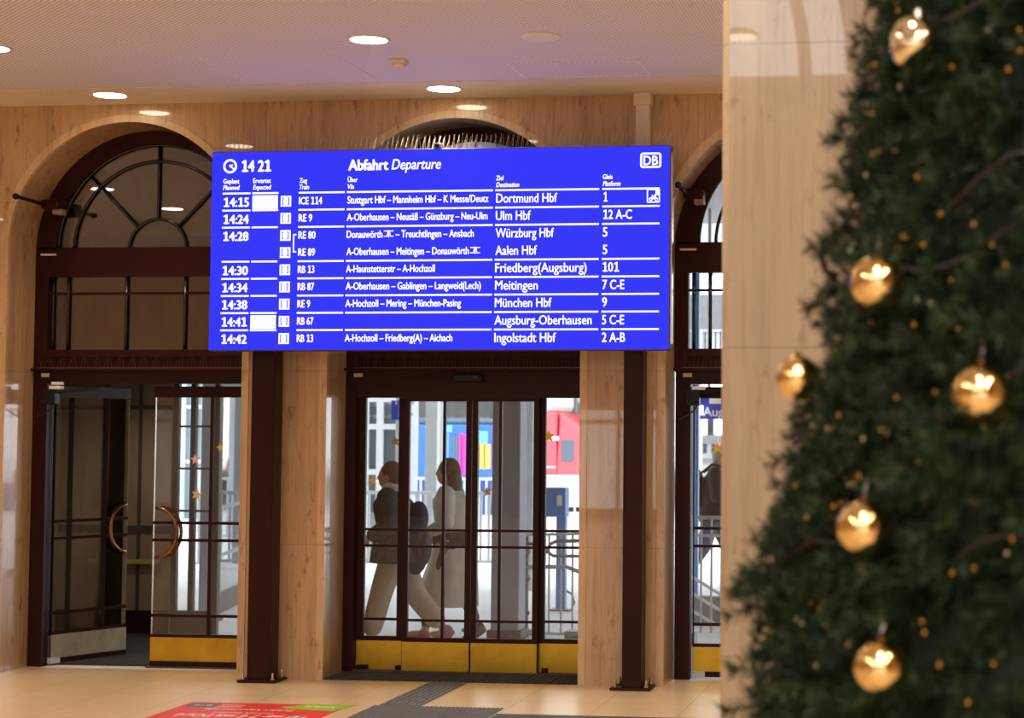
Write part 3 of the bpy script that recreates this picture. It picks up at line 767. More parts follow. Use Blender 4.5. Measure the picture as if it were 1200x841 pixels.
for y in LY:
    for x in LX:
        root = downlight(x, y, 'round warm ceiling lamp, %s, %s' % (colname[x], rowname[y]))
        ld = bpy.data.lights.new('bulb', 'SPOT'); ld.energy = LAMP_W; ld.color = WARM; ld.spot_size = math.radians(104); ld.spot_blend = .95; ld.shadow_soft_size = .11
        lo = bpy.data.objects.new('bulb', ld); COL.objects.link(lo); lo.parent = root; lo.location = (0, 0, -.03)
HZ = 6.1
for i in range(5):
    for x, nm in ((-7.2, 'left'), (-.5, 'middle'), (2.6, 'right')) + (((-2.4, 'dimmed'),) if i == 3 else ()):
        y = -13.0-2.5*i
        root = thing('pendant_lamp', 'round pendant lamp in the high hall, %s row, %s from the tree' % (nm, ('one', 'two', 'three', 'four', 'five')[i]), 'pendant lamp', (x, y, HZ), 'high hall pendants')
        MB().lathe([(0, .10), (.12, .08), (.19, .02), (.195, 0), (.165, 0)], (x, y, HZ), 24).build('shade', 'lgrey', root, smooth=True)
        MB().lathe([(.17, .004), (.165, -.012), (0, -.02)], (x, y, HZ), 24).build('diffuser', 'dimlamp' if nm == 'dimmed' else 'halllamp', root, smooth=True)
        MB().tube([(x, y, HZ+.09), (x, y, HH)], .003, 5).build('rod', 'grey', root)
        ld = bpy.data.lights.new('bulb', 'SPOT'); ld.energy = PEND_W if nm != 'dimmed' else 40.0; ld.color = (1, .87, .70); ld.spot_size = math.radians(160); ld.spot_blend = .5; ld.shadow_soft_size = .15
        lo = bpy.data.objects.new('bulb', ld); COL.objects.link(lo); lo.parent = root; lo.location = (0, 0, -.04)
# unlit round loudspeaker, smoke detector
c = (-2.802, -2.226); root = thing('ceiling_speaker', 'unlit round ceiling loudspeaker right of the lit lamps', 'loudspeaker', (c[0], c[1], HC))
MB().lathe([(.118, -.016), (.128, -.014), (.134, 0), (.118, 0)], (c[0], c[1], HC), 28).build('rim', 'white', root, smooth=True)
MB().lathe([(.119, -.004), (.118, -.010), (0, -.013)], (c[0], c[1], HC), 28).build('grille', 'lgrey', root, smooth=True)
c = (-3.965, -1.536); root = thing('smoke_detector', 'small square detector on the ceiling above the departure board', 'detector', (c[0], c[1], HC))
MB().box(c[0]-.055, c[0]+.055, c[1]-.05, c[1]+.05, HC-.03, HC).build('base', 'duct', root, bevel=.006)
MB().lathe([(.05, 0), (.048, -.02), (.03, -.034), (0, -.036)], (c[0], c[1], HC-.028), 18).build('sensor_head', 'duct', root, smooth=True)
# access hatches in the ceiling
for nm, x0, x1, y0, y1 in (('left above the board', -5.35, -4.35, -1.75, -.80), ('right above the board', -3.25, -2.30, -1.35, -.78)):
    root = thing('ceiling_hatch', 'thin outlined access hatch in the ceiling, %s' % nm, 'hatch', ((x0+x1)/2, (y0+y1)/2, HC))
    m = MB()
    for a, b, c_, d in ((x0, x1, y0, y0+.012), (x0, x1, y1-.012, y1), (x0, x0+.012, y0, y1), (x1-.012, x1, y0, y1)): m.box(a, b, c_, d, HC-.003, HC)
    m.build('rim', 'white', root)

# ------------------------------------------------------------------ floor markings
FZ = .0025
root = thing('tactile_strip', 'dark ribbed guide strip on the floor leading to the sliding doors', 'tactile paving', (-3.98, -.6, 0))
MB().box(-4.134, -3.829, -1.27, -.002, 0, .002).build('base', 'tact', root)
m = MB(); random.seed(3)
for k in range(7):
    x = -4.125+k*.043; y = -1.26+random.random()*.08
    while y < -.03:
        l = .16; m.box(x, x+.028, y, min(y+l, -.005), .002, .0065); y += l+.02
m.build('ribs', pmat('tactile_ribs', (.15, .155, .175), .5, var=.15), root)
root = thing('tactile_field', 'dark studded warning field on the floor at the end of the guide strip', 'tactile paving', (-3.69, -1.75, 0))
m = MB()
for i in range(3):
    for j in range(3): m.box(-4.16+i*.312, -4.16+i*.312+.308, -2.225+j*.312, -2.225+j*.312+.308, 0, .003)
m.build('base', 'tact', root)
m = MB()
for i in range(30):
    for j in range(30):
        x, y = -4.145+i*.0312, -2.21+j*.0312; m.lathe([(.010, .002), (.007, .007)], (x, y, 0), 6)
m.build('studs', pmat('tactile_studs', (.13, .13, .145), .5, var=.15), root)
root = thing('guide_strip', 'dark floor guide strip running to the right from the studded field', 'tactile paving', (-.2, -1.72, 0))
m = MB()
for i in range(20): m.box(-3.216+i*.312, -3.216+i*.312+.306, -1.90, -1.55, 0, .003)
m.build('base', 'tact', root)
m = MB()
for k in range(7): m.box(-3.21, 3.0, -1.885+k*.048, -1.885+k*.048+.02, .003, .006)
m.build('ribs', 'tact', root)
# red floor sticker, lettered for people coming in
SX0, SX1, SY1, SY0 = -5.486, -4.332, -1.318, -2.35
stick = thing('floor_sticker', 'red advertising sticker on the floor with green bubble and white upside-down lettering', 'floor sticker', (-4.9, -1.8, 0))
MB().slab([(SX0, SY0), (SX1, SY0), (SX1, SY1), (SX0, SY1)], 0, .002).build('sheet', 'red', stick)
MB().slab([(-4.70, -1.545), (-4.36, -1.60), (-4.28, -1.30), (-4.62, -1.29), (-4.70, -1.42), (-4.78, -1.46)], .002, .0028).build('bubble', 'green', stick)
MB().slab([(-5.46, -1.545), (-5.24, -1.545), (-5.24, -1.37), (-5.44, -1.37)], .002, .0028).build('logo_block', 'vinyldark', stick)
def ft(nm, s, xr, wdt, y, cap, bold=.01, mat='vinylwhite'):
    text_part(nm, s, (xr, y, .0034), (-1, 0, 0), (0, -1, 0), cap, mat, stick, wdt, False, bold)
ft('small_text', 'PARKHAUS', -5.04, .17, -1.42, .045); ft('small_text', 'AM BAHNHOF', -5.04, .17, -1.49, .045)
ft('address_text', 'Zufahrt Viktoriastraße', -4.62, .64, -1.60, .07)
ft('small_text', 'Tarif (24 Stunden)', -4.70, .44, -1.76, .05)
ft('offer_text', 'Tag nur 7 € mit PCard', -4.42, .92, -1.86, .13, .02)
ft('bubble_text', 'Ecke', -4.40, .22, -1.40, .07)
ft('logo_text', 'B+P', -5.28, .12, -1.43, .06)

# ------------------------------------------------------------------ foreground pillar
PX0, PX1, PY0, PY1 = -.908, .55, -7.5, -6.5
root = thing('column_1', None, None, ((PX0+PX1)/2, -7.0, 0), kind='structure')
root.name = 'wall_pillar'; PLACE['wall_pillar'] = tuple(root.location)
ch = .028
MB().slab([(PX0+ch, PY0), (PX1-ch, PY0), (PX1, PY0+ch), (PX1, PY1), (PX0, PY1), (PX0, PY0+ch)], 0, HC).build('shaft', 'pillar', root)

# ------------------------------------------------------------------ Christmas tree
TX, TY, TAP, TK = .35, -9.85, 6.6, .1655
TZ0 = .32
def trad(z): return max(.02, (TAP-z)*TK)
tree = thing('christmas_tree', 'tall dark green Christmas tree with gold baubles in front of the pillar', 'christmas tree', (TX, TY, 0))
MB().lathe([(.09, 0), (.08, .4), (.05, 3.5), (.015, TAP-.1)], (TX, TY, 0), 12).build('trunk', 'trunk', tree, smooth=True)
MB().lathe([(.45, 0), (.45, .03), (.12, .10), (.10, .22)], (TX, TY, 0), 24).build('stand', 'dark', tree, smooth=True)
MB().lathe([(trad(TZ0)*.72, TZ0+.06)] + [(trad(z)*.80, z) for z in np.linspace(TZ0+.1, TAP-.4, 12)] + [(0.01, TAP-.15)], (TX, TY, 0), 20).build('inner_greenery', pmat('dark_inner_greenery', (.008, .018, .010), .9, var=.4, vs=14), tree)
def make_foliage():
    V = []; Fq = []
    nsp = 15500; verts = []; 
    allv = []
    for i in range(nsp):
        u = rng.random(); z = TZ0 + (TAP-TZ0)*(1-math.sqrt(1-u*.995))
        th = rng.random()*2*PI
        front = (math.cos(th-math.radians(236)) > -.35)
        if not front and rng.random() < .45: continue
        r = trad(z)
        lump = 1 + .10*math.sin(3.1*th+2.3*z)*math.sin(5.3*z+1.7*th) + .06*math.sin(11*th-7*z)
        dep = rng.uniform(.70, .86); base = np.array([TX+math.cos(th)*r*dep*lump, TY+math.sin(th)*r*dep*lump, z+.02])
        out = np.array([math.cos(th), math.sin(th), 0.0])
        side = np.array([-math.sin(th), math.cos(th), 0.0])
        d = out*1.0 + side*rng.normal(0, .55) + np.array([0, 0, 1])*rng.normal(.05, .42)
        d /= np.linalg.norm(d)
        L = rng.uniform(.5, 1.0)*(.075+.10*r)
        droop = -.25*rng.random()
        nn = int(34+L*190)
        t = np.sqrt(rng.random(nn)); ph = rng.random(nn)*2*PI
        P = base + np.outer(t*L, d); P[:, 2] += droop*(t*L)**2*2
        a = np.cross(d, [0, 0, 1]); a /= (np.linalg.norm(a)+1e-6); b = np.cross(d, a)
        radial = np.outer(np.cos(ph), a)+np.outer(np.sin(ph), b)
        nd = radial*.82 + d*.62; nl = rng.uniform(.022, .040, nn)[:, None]
        tip = P + nd*nl
        wv = np.cross(nd, rng.normal(size=(nn, 3))); wv /= (np.linalg.norm(wv, axis=1, keepdims=True)+1e-6); wv *= .0021
        tri = np.stack([P-wv, P+wv, tip+wv*.35, tip-wv*.35], 1).reshape(-1, 3)
        allv.append(tri)
        # twig
        e = base + d*L; e[2] += droop*L*L*2
        q = np.stack([base-a*.004, base+a*.004, e+a*.0015, e-a*.0015]); allv.append(q)
    A = np.concatenate(allv).astype('f') - np.array([TX, TY, 0], 'f')
    nq = len(A)//4
    me = bpy.data.meshes.new('foliage'); me.vertices.add(len(A)); me.vertices.foreach_set('co', A.ravel())
    me.loops.add(nq*4); me.loops.foreach_set('vertex_index', np.arange(nq*4, dtype='i'))
    me.polygons.add(nq); me.polygons.foreach_set('loop_start', np.arange(0, nq*4, 4, dtype='i')); me.polygons.foreach_set('loop_total', np.full(nq, 4, 'i'))
    me.update(); me.validate(); me.materials.append(MAT['needle'])
    o = bpy.data.objects.new('foliage', me); COL.objects.link(o); o.parent = tree; o['kind'] = 'stuff'
make_foliage()
def hit_cone(px, py, k=1.0):
    d = ray(px, py); o = CAMP; best = None
    for i in range(2400):
        t = 2.5+i*.0015; p = o+d*t
        if math.hypot(p.x-TX, p.y-TY) <= trad(p.z)*k: return p
    t = (Vector((TX, TY, 0))-CAMP).dot(FX); return o+d*t
BALLS = [((1029, 331), 66, 'gold bauble high on the left side of the tree, above the middle'), ((935, 443), 53, 'gold bauble at the left edge of the tree, half hidden by needles'),
         ((1150, 461), 72, 'gold bauble furthest right on the tree'), ((1013, 618), 66, 'gold bauble on the lower middle of the tree'), ((1033, 782), 66, 'lowest gold bauble on the tree')]
for (bx, by), dpx, lab in BALLS:
    p = hit_cone(bx, by, 1.02)
    if bx < 960: p = CAMP + ray(bx, by)*4.33
    r = dpx/2/F*(p-CAMP).dot(FX)
    root = thing('bauble', lab, 'bauble', p, 'gold baubles on the Christmas tree')
    MB().ell(p, (r, r, r), 40, 24).build('ball', 'gold', root, smooth=True)
    MB().lathe([(.008, -.004), (.008, .006), (.004, .008)], (p.x, p.y, p.z+r), 12).build('cap', 'handle', root)
    MB().tube([(p.x, p.y, p.z+r+.012), (p.x+.004, p.y+.004, p.z+r+.03), (p.x, p.y+.02, p.z+r+.045)], .0015, 5).build('hook', 'steel', root)
p = hit_cone(1072, 47, 1.05); r = 27/F*(p-CAMP).dot(FX)
root = thing('bauble', 'dented pale gold bauble near the top of the picture, uppermost on the tree', 'bauble', p)
m = MB(); R = Matrix.Rotation(.6, 3, 'Y')
for i in range(15):
    th = PI*i/14
    for k in range(28):
        a = 2*PI*k/28; rr = r*(1+.10*math.cos(3*a+th*2)*math.sin(th)+.05*math.cos(5*a)*math.sin(th))
        q = Vector((rr*math.sin(th)*math.cos(a), rr*math.sin(th)*math.sin(a), r*1.12*math.cos(th)*(1-.12*math.cos(th)))); m.v.append(tuple(p+R @ q))
m.f = [(i*28+k, (i+1)*28+k, (i+1)*28+(k+1) % 28, i*28+(k+1) % 28) for i in range(14) for k in range(28)]
m.build('ball', 'champagne', root, smooth=True)
MB().lathe([(.012, -.006), (.012, .012), (.005, .014)], (p.x+.01, p.y, p.z+r*1.05), 12).build('cap', 'champagne', root)
# strings of lights
for s, (zlo, zhi, nm) in enumerate(((.6, 1.55, 'lower part'), (1.5, 2.35, 'middle part'), (2.3, 3.4, 'upper part'))):
    root = thing('string_lights', 'dark cable with small amber bulbs wound round the %s of the tree' % nm, 'string lights', (TX, TY, zlo))
    pts = []; n = 150; turns = 2.6
    for i in range(n):
        t = i/(n-1); a = 2*PI*turns*t+s; z = zlo+(zhi-zlo)*t+.05*math.sin(9*a)
        rr = trad(z)*(.93+.06*math.sin(7.3*a+s)); pts.append((TX+rr*math.cos(a), TY+rr*math.sin(a), z))
    MB().tube(pts, .005, 6).build('cable', 'cable', root, smooth=True)
    random.seed(20+s); nb = 0
    while nb < 95:
        z = random.uniform(zlo, zhi); a = math.radians(224)+random.uniform(-.95, .85); rr = trad(z)*random.uniform(.90, 1.01)
        c = (TX+rr*math.cos(a), TY+rr*math.sin(a), z)
        b = MB(); b.ell(c, (.0033, .0033, random.uniform(.004, .007)), 8, 6)
        b.build('bulb', 'fairy' if random.random() < .72 else 'fairypale', root, smooth=True); nb += 1
# loose loops of cable at the left edge of the tree
for (x0, y0), (x1, y1), (x2, y2), lab in (((966, 282), (962, 300), (968, 318), 'short loose cable end sticking out left of the tree, level with the upper round bauble'),
                                          ((1000, 178), (984, 190), (996, 206), 'dark cable loop sticking out left high on the tree')):
    P = [CAMP+ray(*q)*4.5 for q in ((x2+14, y2+6), (x2, y2), (x1, y1), (x0, y0))]
    o = MB().tube(P, .009, 8).build('loose_cable', 'cable', None, smooth=True); tag(o, lab, 'cable')

# ------------------------------------------------------------------ stars stuck on the glass
def star(px, py, r, mat, label, Y=.475, rot=0):
    c = at(px, py, Y); P = []
    for i in range(10):
        a = PI/2+rot+i*PI/5; q = r if i % 2 == 0 else r*.45; P.append((c.x+q*math.cos(a), c.z+q*math.sin(a)))
    o = MB().prism(P, Y-.002, Y+.002).build('paper_star', mat); tag(o, label, 'star decoration')
star(643, 511, .055, 'star', 'gold star on the right fixed pane of the middle entrance', .545)
star(463, 517, .045, 'starbrown', 'bronze star on the left fixed pane above the walking woman', .545, .1)
star(437, 563, .042, 'star', 'gold star on the left fixed pane beside the walking woman', .545, .15)
star(571, 576, .042, 'starbrown', 'bronze star on the right sliding leaf', .485, .2)
star(229, 538, .045, 'starpale', 'upper pale star on the closed left-entrance leaf', .545, .1)
star(230.5, 579, .048, 'starpale', 'lower pale star on the closed left-entrance leaf', .545, -.2)
star(258, 524, .035, 'star', 'yellow star on closed leaf of left entrance, near its right edge', .545, .2)
star(841, 525, .05, 'star', 'gold star on right entrance door next to the pillar', .545, .1)

# ------------------------------------------------------------------ outside
struct('ground', MB().box(-60, 50, .42, 120, -.15, -.004), 'concrete')
# low roof along the station front
root = thing('platform_canopy', 'dark flat canopy outside above the doors', 'canopy', (-3, 4, 4.75))
MB().box(-16, 14, .6, 11.2, 4.75, 5.0).build('roof_slab', 'canopy', root)
for k in range(6): MB().box(-14+k*4.6, -13.85+k*4.6, .6, 11.2, 4.66, 4.75).build('rafter', 'grey', root)
# far platform roof
root = thing('platform_canopy', 'grey platform roof with white front edge beyond the fences', 'canopy', (-10, 45, 5.2))
MB().box(-60, 20, 32, 85, 5.3, 5.6).build('roof_slab', 'canopy', root)
MB().box(-60, 20, 31.8, 32, 5.15, 5.7).build('front_edge', 'trainwhite', root)
for k in range(8): MB().box(-58+k*9, -57.6+k*9, 46, 46.4, 0, 5.3).build('column', 'grey', root)
root = thing('platform_shelter', 'low white-edged shelter roof behind the striped train', 'shelter', (-12, 50, 2.6))
e0, e1 = at(497, 466, 48), at(634, 489, 48)
MB().box(-24, e1.x+.8, 48, 52, at(560, 470, 48).z, at(560, 464, 48).z).build('roof_edge', 'trainwhite', root)
MB().box(-24, e1.x+.8, 48.2, 52, at(560, 489, 48).z, at(560, 470, 48).z).build('wall', 'facade', root)
for k in range(5): MB().box(-23+k*3.6, -22.8+k*3.6, 48, 48.3, 0, at(560, 489, 48).z).build('column', 'grey', root)

def column(label, px0, px1, Y, z1, mat, base=None, depth=None, name='column', parts=()):
    a, b = at(px0, 600, Y), at(px1, 600, Y); d = depth or (b.x-a.x)
    root = thing(name, label, 'column', ((a.x+b.x)/2, Y, 0))
    MB().box(a.x, b.x, Y, Y+d, 0, z1).build('shaft', mat, root, bevel=.01)
    if base: MB().box(a.x-.03, b.x+.03, Y-.03, Y+d+.03, 0, base).build('base', 'dark', root, bevel=.005)
    MB().box(a.x-.02, b.x+.02, Y-.02, Y+d+.02, z1-.08, z1).build('capital', 'grey', root)
    return root
column('dark grey column outside the right sliding leaf', 576, 609, 3.0, 4.75, 'greycol', .09)
column('light grey column right of the dark one outside', 613, 624, 8.5, 4.9, 'lgrey')
column('pale column with the platform sign, behind left fixed pane', 462, 476.5, 9.0, 4.9, 'paleconc')
column('grey column behind left sliding leaf', 497, 511, 12.8, 5.0, 'facade')
column('slim pale post behind the middle of the left sliding leaf', 514, 518, 14.0, 5.0, 'paleconc')
column('grey blue post outside behind the right entrance door', 809, 818, 7.0, 4.75, 'valblue')
column('grey concrete column just outside the vestibule of the left entrance', 234, 252, 4.2, 4.75, 'greycol', .05)
column('pale column seen through the outer vestibule door', 259, 266, 12.5, 5, 'paleconc')
column('pale column at far right of the outer vestibule door', 276, 281, 12.5, 5, 'paleconc')

# grey building with framed glazing behind the left fixed pane
Y = 13.0; a, b = at(405, 500, Y), at(479, 500, Y)
root = thing('building', 'grey building with white framed windows behind left fixed pane', 'building', ((a.x+b.x)/2, Y, 0))
MB().box(a.x, b.x, Y, Y+.5, 0, 4.6).build('wall', 'facade', root)
def pz(y): return at(450, y, Y).z
for (x0, x1, y0, y1) in ((429, 447, 476, 486), (447.5, 464, 476, 486), (429, 447, 490, 497), (447.5, 464, 490, 497), (430, 464, 501, 551), (430, 464, 553, 600)):
    p0, p1 = at(x0, y1, Y), at(x1, y0, Y)
    wdo = MB().box(p0.x, p1.x, Y-.03, Y+.01, p0.z, p1.z).build('window', 'winglass', root)
fr = MB()
for yy, t in ((463, .10), (499, .05), (552, .05)):
    fr.box(a.x, at(468, 500, Y).x, Y-.08, Y-.02, pz(yy)-t, pz(yy)+t*.6)
for xx in (430, 447):
    q = at(xx, 500, Y).x; fr.box(q-.05, q+.05, Y-.08, Y-.02, 0, 4.5)
fr.build('window_frame', 'trainwhite', root)
# platform sign
Y = 8.9; a, b = at(459.5, 492, Y), at(468.5, 469, Y)
root = thing('platform_sign', 'blue platform number sign on the pale column', 'sign', ((a.x+b.x)/2, Y, a.z))
MB().box(a.x, b.x, Y-.05, Y, a.z, b.z).build('plate', 'signblue', root, bevel=.005)
MB().box(a.x+.25, b.x+.05, Y-.02, 9.01, a.z+.2, a.z+.26).build('bracket', 'grey', root)
text_part('number', '1', (a.x+.16, Y-.053, a.z+.06), (1, 0, 0), (0, 0, 1), .17, 'signwhite', root, None, False, .03)
text_part('number', '1', (a.x+.05, Y-.053, a.z+.20), (1, 0, 0), (0, 0, 1), .05, 'signwhite', root, None, False, .02)
for (x0, x1, y0, y1, mt, lab) in ((453, 459.5, 460, 449, 'signwhite', 'small white hanging sign above the platform number sign'), (461, 467, 463, 448, 'copper', 'copper brown hanging sign above the platform number sign')):
    p0, p1 = at(x0, y0, Y), at(x1, y1, Y); root = thing('hanging_sign', lab, 'sign', (p0.x, Y, p0.z))
    MB().box(p0.x, p1.x, Y-.06, Y, p0.z, p1.z).build('plate', mt, root)
    q = (p0.x+p1.x)/2; MB().tube([(q, Y-.03, p1.z), (q, Y-.03, 4.75)], .015, 6).build('hanger', 'grey', root)

# round lamp under the canopy, seen through the right fixed pane
c = at(663, 456, 20); root = thing('canopy_lamp', 'round white lamp hanging outside, seen high in right fixed pane', 'lamp', c)
MB().lathe([(.0, .06), (.2, .05), (.23, 0), (.19, -.03), (0, -.04)], c, 24).build('shade', 'outlamp', root, smooth=True)
MB().tube([c, c+Vector((0, 0, .14))], .02, 6).build('rod', 'grey', root)
MB().box(c.x-1.2, c.x+2.5, 19.5, 21, c.z+.12, c.z+.2).build('roof_panel', 'canopy', root)
for q in (-1.1, 2.4): MB().box(c.x+q, c.x+q+.1, 19.7, 19.8, 0, c.z+.12).build('column', 'lgrey', root)

# fences
def fence(label, px0, px1, Y, ztop, pitch, mat='lgrey', z0=0.05):
    a, b = at(px0, 560, Y).x, at(px1, 560, Y).x
    root = thing('metal_fence', label, 'fence', ((a+b)/2, Y, 0))
    MB().box(a, b, Y-.025, Y+.025, ztop-.05, ztop).build('top_rail', mat, root)
    MB().box(a, b, Y-.02, Y+.02, z0+.03, z0+.07).build('bottom_rail', mat, root)
    n = min(99, int((b-a)/pitch)); 
    for i in range(n+1):
        x = a+(b-a)*i/n; MB().box(x-.017, x+.017, Y-.015, Y+.015, 0 if i % 8 == 0 else z0+.05, ztop-.02).build('baluster', mat, root)
fence('pale metal fence outside, nearer one, across the middle entrance', 405, 640, 12.0, 1.08, .115)
fence('pale metal fence outside, further one with finer bars', 400, 700, 18.5, 1.12, .13)
fence('pale metal fence behind the outer vestibule door of the left entrance', 225, 300, 11.0, 1.05, .11)
fence('pale far metal fence behind the left entrance', 225, 300, 19, 1.25, .13)

# trains
Y = 31.0
tr = thing('train', 'red regional train with white roof, behind right fixed pane', 'train', (at(640, 520, Y).x, Y, 0))
x0, x1 = at(606, 520, Y).x, at(700, 520, Y).x; zt = at(650, 483, Y).z; zb = at(650, 556, Y).z
MB().box(x0-.3, x1-1.0, Y, Y+2.8, zb, zt).build('body', 'trainred', tr, bevel=.05)
nose = MB(); n0 = x1-1.02
nose.prism([(n0, zb), (n0+1.2, zb), (n0+1.1, zb+.5), (n0+.5, zt-.25), (n0+.1, zt)], Y, Y+2.8); nose.build('cab', 'trainred', tr, bevel=.05)
MB().box(x0-.3, n0-.1, Y+.1, Y+2.7, zt, zt+.55).build('roof', 'trainwhite', tr, bevel=.15)
MB().box(x0-.3, n0+1.1, Y+.05, Y+2.75, .12, zb).build('skirt', 'trainwhite', tr)
for k in range(2): MB().box(x0+.3+k*2.4, x0+1.3+k*2.4, Y+.2, Y+2.6, 0, .3).build('bogie', 'traindark', tr)
p0, p1 = at(657.5, 541, Y), at(673, 515, Y); MB().box(p0.x, p1.x, Y-.02, Y+.02, p0.z, p1.z).build('window', 'winglass', tr, bevel=.06)
p0, p1 = at(620, 530, Y), at(630, 518, Y); MB().box(p0.x, p1.x, Y-.02, Y+.02, p0.z, p1.z).build('window', 'winglass', tr)
p0, p1 = at(612, 548, Y), at(690, 546.5, Y); MB().box(p0.x, n0, Y-.02, Y+.01, p0.z, p1.z).build('stripe', 'trainwhite', tr)
p0, p1 = at(643, 516, Y), at(655, 511, Y); MB().box(p0.x, p1.x, Y-.02, Y+.01, p0.z, p1.z).build('plate', 'trainwhite', tr)
Y = 29.0
tr = thing('train', 'striped blue, magenta and yellow train behind the sliding leaves', 'train', (at(560, 520, Y).x, Y, 0))
xa, xb = at(512, 520, Y).x, at(574.5, 520, Y).x; zt, zb = at(550, 497, Y).z, at(550, 560, Y).z
MB().box(xa-3, xb, Y, Y+1.9, zb, zt).build('body', 'c_blue', tr, bevel=.05)
MB().box(xa-3, xb, Y+.05, Y+1.85, zt, at(550, 489, Y).z).build('roof', 'winglass', tr, bevel=.1)
MB().box(xa-3, xb, Y+.05, Y+1.85, -.004, zb).build('skirt', 'c_navy', tr)
for k in range(2): MB().box(xa-2+k*2.6, xa-1+k*2.6, Y+.2, Y+1.7, -.004, .2).build('bogie', 'traindark', tr)
for px0, px1, y0, y1, mt in ((512, 530, 498, 506, 'c_cyan'), (538, 548, 508, 556, 'c_magenta'), (531, 537, 510, 540, 'winglass'), (558, 575, 520, 549, 'c_yellow'), (556, 572, 505, 519, 'c_cyan'), (512, 523, 510, 545, 'trainwhite'), (549, 556, 500, 556, 'c_navy'), (540.5, 542, 507, 557, 'trainwhite'), (533, 534, 507, 557, 'c_navy'), (561, 562.5, 519, 550, 'trainwhite'), (567, 568.5, 519, 550, 'trainwhite'), (524, 526, 507, 556, 'c_cyan')):
    p0, p1 = at(px0, y1, Y), at(px1, y0, Y); MB().box(p0.x, p1.x, Y-.02, Y+.01, p0.z, p1.z).build('panel' if mt != 'winglass' else 'window', mt, tr)

# ticket validator
Y = 6.0
p0, p1 = at(641, 605, Y), at(665, 571, Y); q0, q1 = at(652, 717, Y), at(664, 600, Y)
root = thing('ticket_machine', 'blue ticket validator box on a blue post behind right fixed pane', 'ticket machine', (q0.x, Y, 0))
MB().box(p0.x, p1.x, Y-.1, Y+.1, p0.z, p1.z).build('housing', 'valblue', root, bevel=.012)
MB().box(q0.x, q1.x, Y-.05, Y+.05, 0, p0.z).build('post', 'valblue', root, bevel=.008)
MB().box(q0.x-.06, q1.x+.06, Y-.1, Y+.1, 0, .02).build('base_plate', 'grey', root)
r0, r1 = at(655, 592, Y), at(661, 580, Y); MB().box(r0.x, r1.x, Y-.105, Y-.09, r0.z, r1.z).build('slot_panel', 'signwhite', root)
h = [at(x, y, Y-.05) for x, y in ((664, 692), (670, 696), (673, 705), (670, 714), (662, 717))]
MB().tube(h, .012, 6).build('hose', 'grey', root, smooth=True)

# stair railing outside the right fixed pane
Y = 3.6
def rail_pt(x, y, Y_=3.6): return at(x, y, Y_)
root = thing('stair_railing', 'grey stair railing outside the right fixed pane', 'railing', (rail_pt(650, 740).x, Y, 0))
def T(pts, r, nm, mat='lgrey', YY=3.6): MB().tube([rail_pt(x, y, YY) for x, y in pts], r, 8).build(nm, mat, root, smooth=True)
T([(632, 626), (700, 625)], .012, 'top_rail'); T([(632, 742), (700, 743)], .014, 'bottom_rail')
for x in (643, 657, 670.5, 684): T([(x+.6, 626), (x, 742)], .010, 'baluster')
T([(640, 648), (645, 637), (652, 634), (700, 633)], .018, 'handrail', 'grey', 3.5); T([(640, 645), (648, 651), (700, 652)], .016, 'handrail', 'grey', 3.5)
T([(612, 664), (664, 664), (700, 678)], .02, 'handrail', 'lgrey', 3.5)
T([(617.5, 628), (616.5, 742)], .020, 'post', 'grey', 3.5)
for y in (646, 677): MB().lathe([(.03, -.03), (.045, 0), (.03, .03)], rail_pt(617, y, 3.5), 12).build('collar', 'grey', root, smooth=True)
T([(608, 636), (626, 637)], .014, 'bracket', 'dark', 3.5); T([(608, 718), (620, 718)], .02, 'bracket', 'dark', 3.5)
T([(617, 742.5), (640, 742.5)], .014, 'bottom_rail')
T([(617, 626), (632, 626)], .012, 'top_rail')
p = rail_pt(617, 742.5, 3.5); MB().box(p.x-.05, p.x+.05, 3.45, 3.55, 0, max(.05, p.z)).build('foot', 'grey', root)
# kerb
p0 = at(664, 748, 3.0); o = MB().box(p0.x, p0.x+1.2, 2.9, 3.1, 0, .10).build('kerb_stone', 'grey'); tag(o, 'low grey kerb stone outside at foot of right fixed pane', 'kerb')

# stairs rail and panel outside the right entrance
Y = 4.0
root = thing('stair_railing', 'white stair railing with sloping handrails outside the right entrance', 'railing', (at(825, 700, Y).x, Y, 0))
T([(800, 606), (900, 607)], .018, 'top_rail', 'lgrey', 4.0); T([(800, 627), (900, 628)], .014, 'top_rail', 'lgrey', 4.0)
T([(800, 742), (900, 744)], .016, 'bottom_rail', 'lgrey', 4.0)
for x in (810.5, 822, 834, 846, 858, 870): T([(x, 606), (x-.8, 743)], .011, 'baluster', 'lgrey', 4.0)
for y0 in (669, 688, 708, 732):
    T([(800, y0), (900, y0+62)], .016, 'handrail', 'trainwhite', 4.3)
a = [at(x, y, 4.8) for x, y in ((796, 697), (850, 699), (900, 729), (900, 742), (796, 742))]
MB().prism([(p.x, max(0.0, p.z)) for p in a], 4.75, 4.9).build('side_panel', 'grey', root)

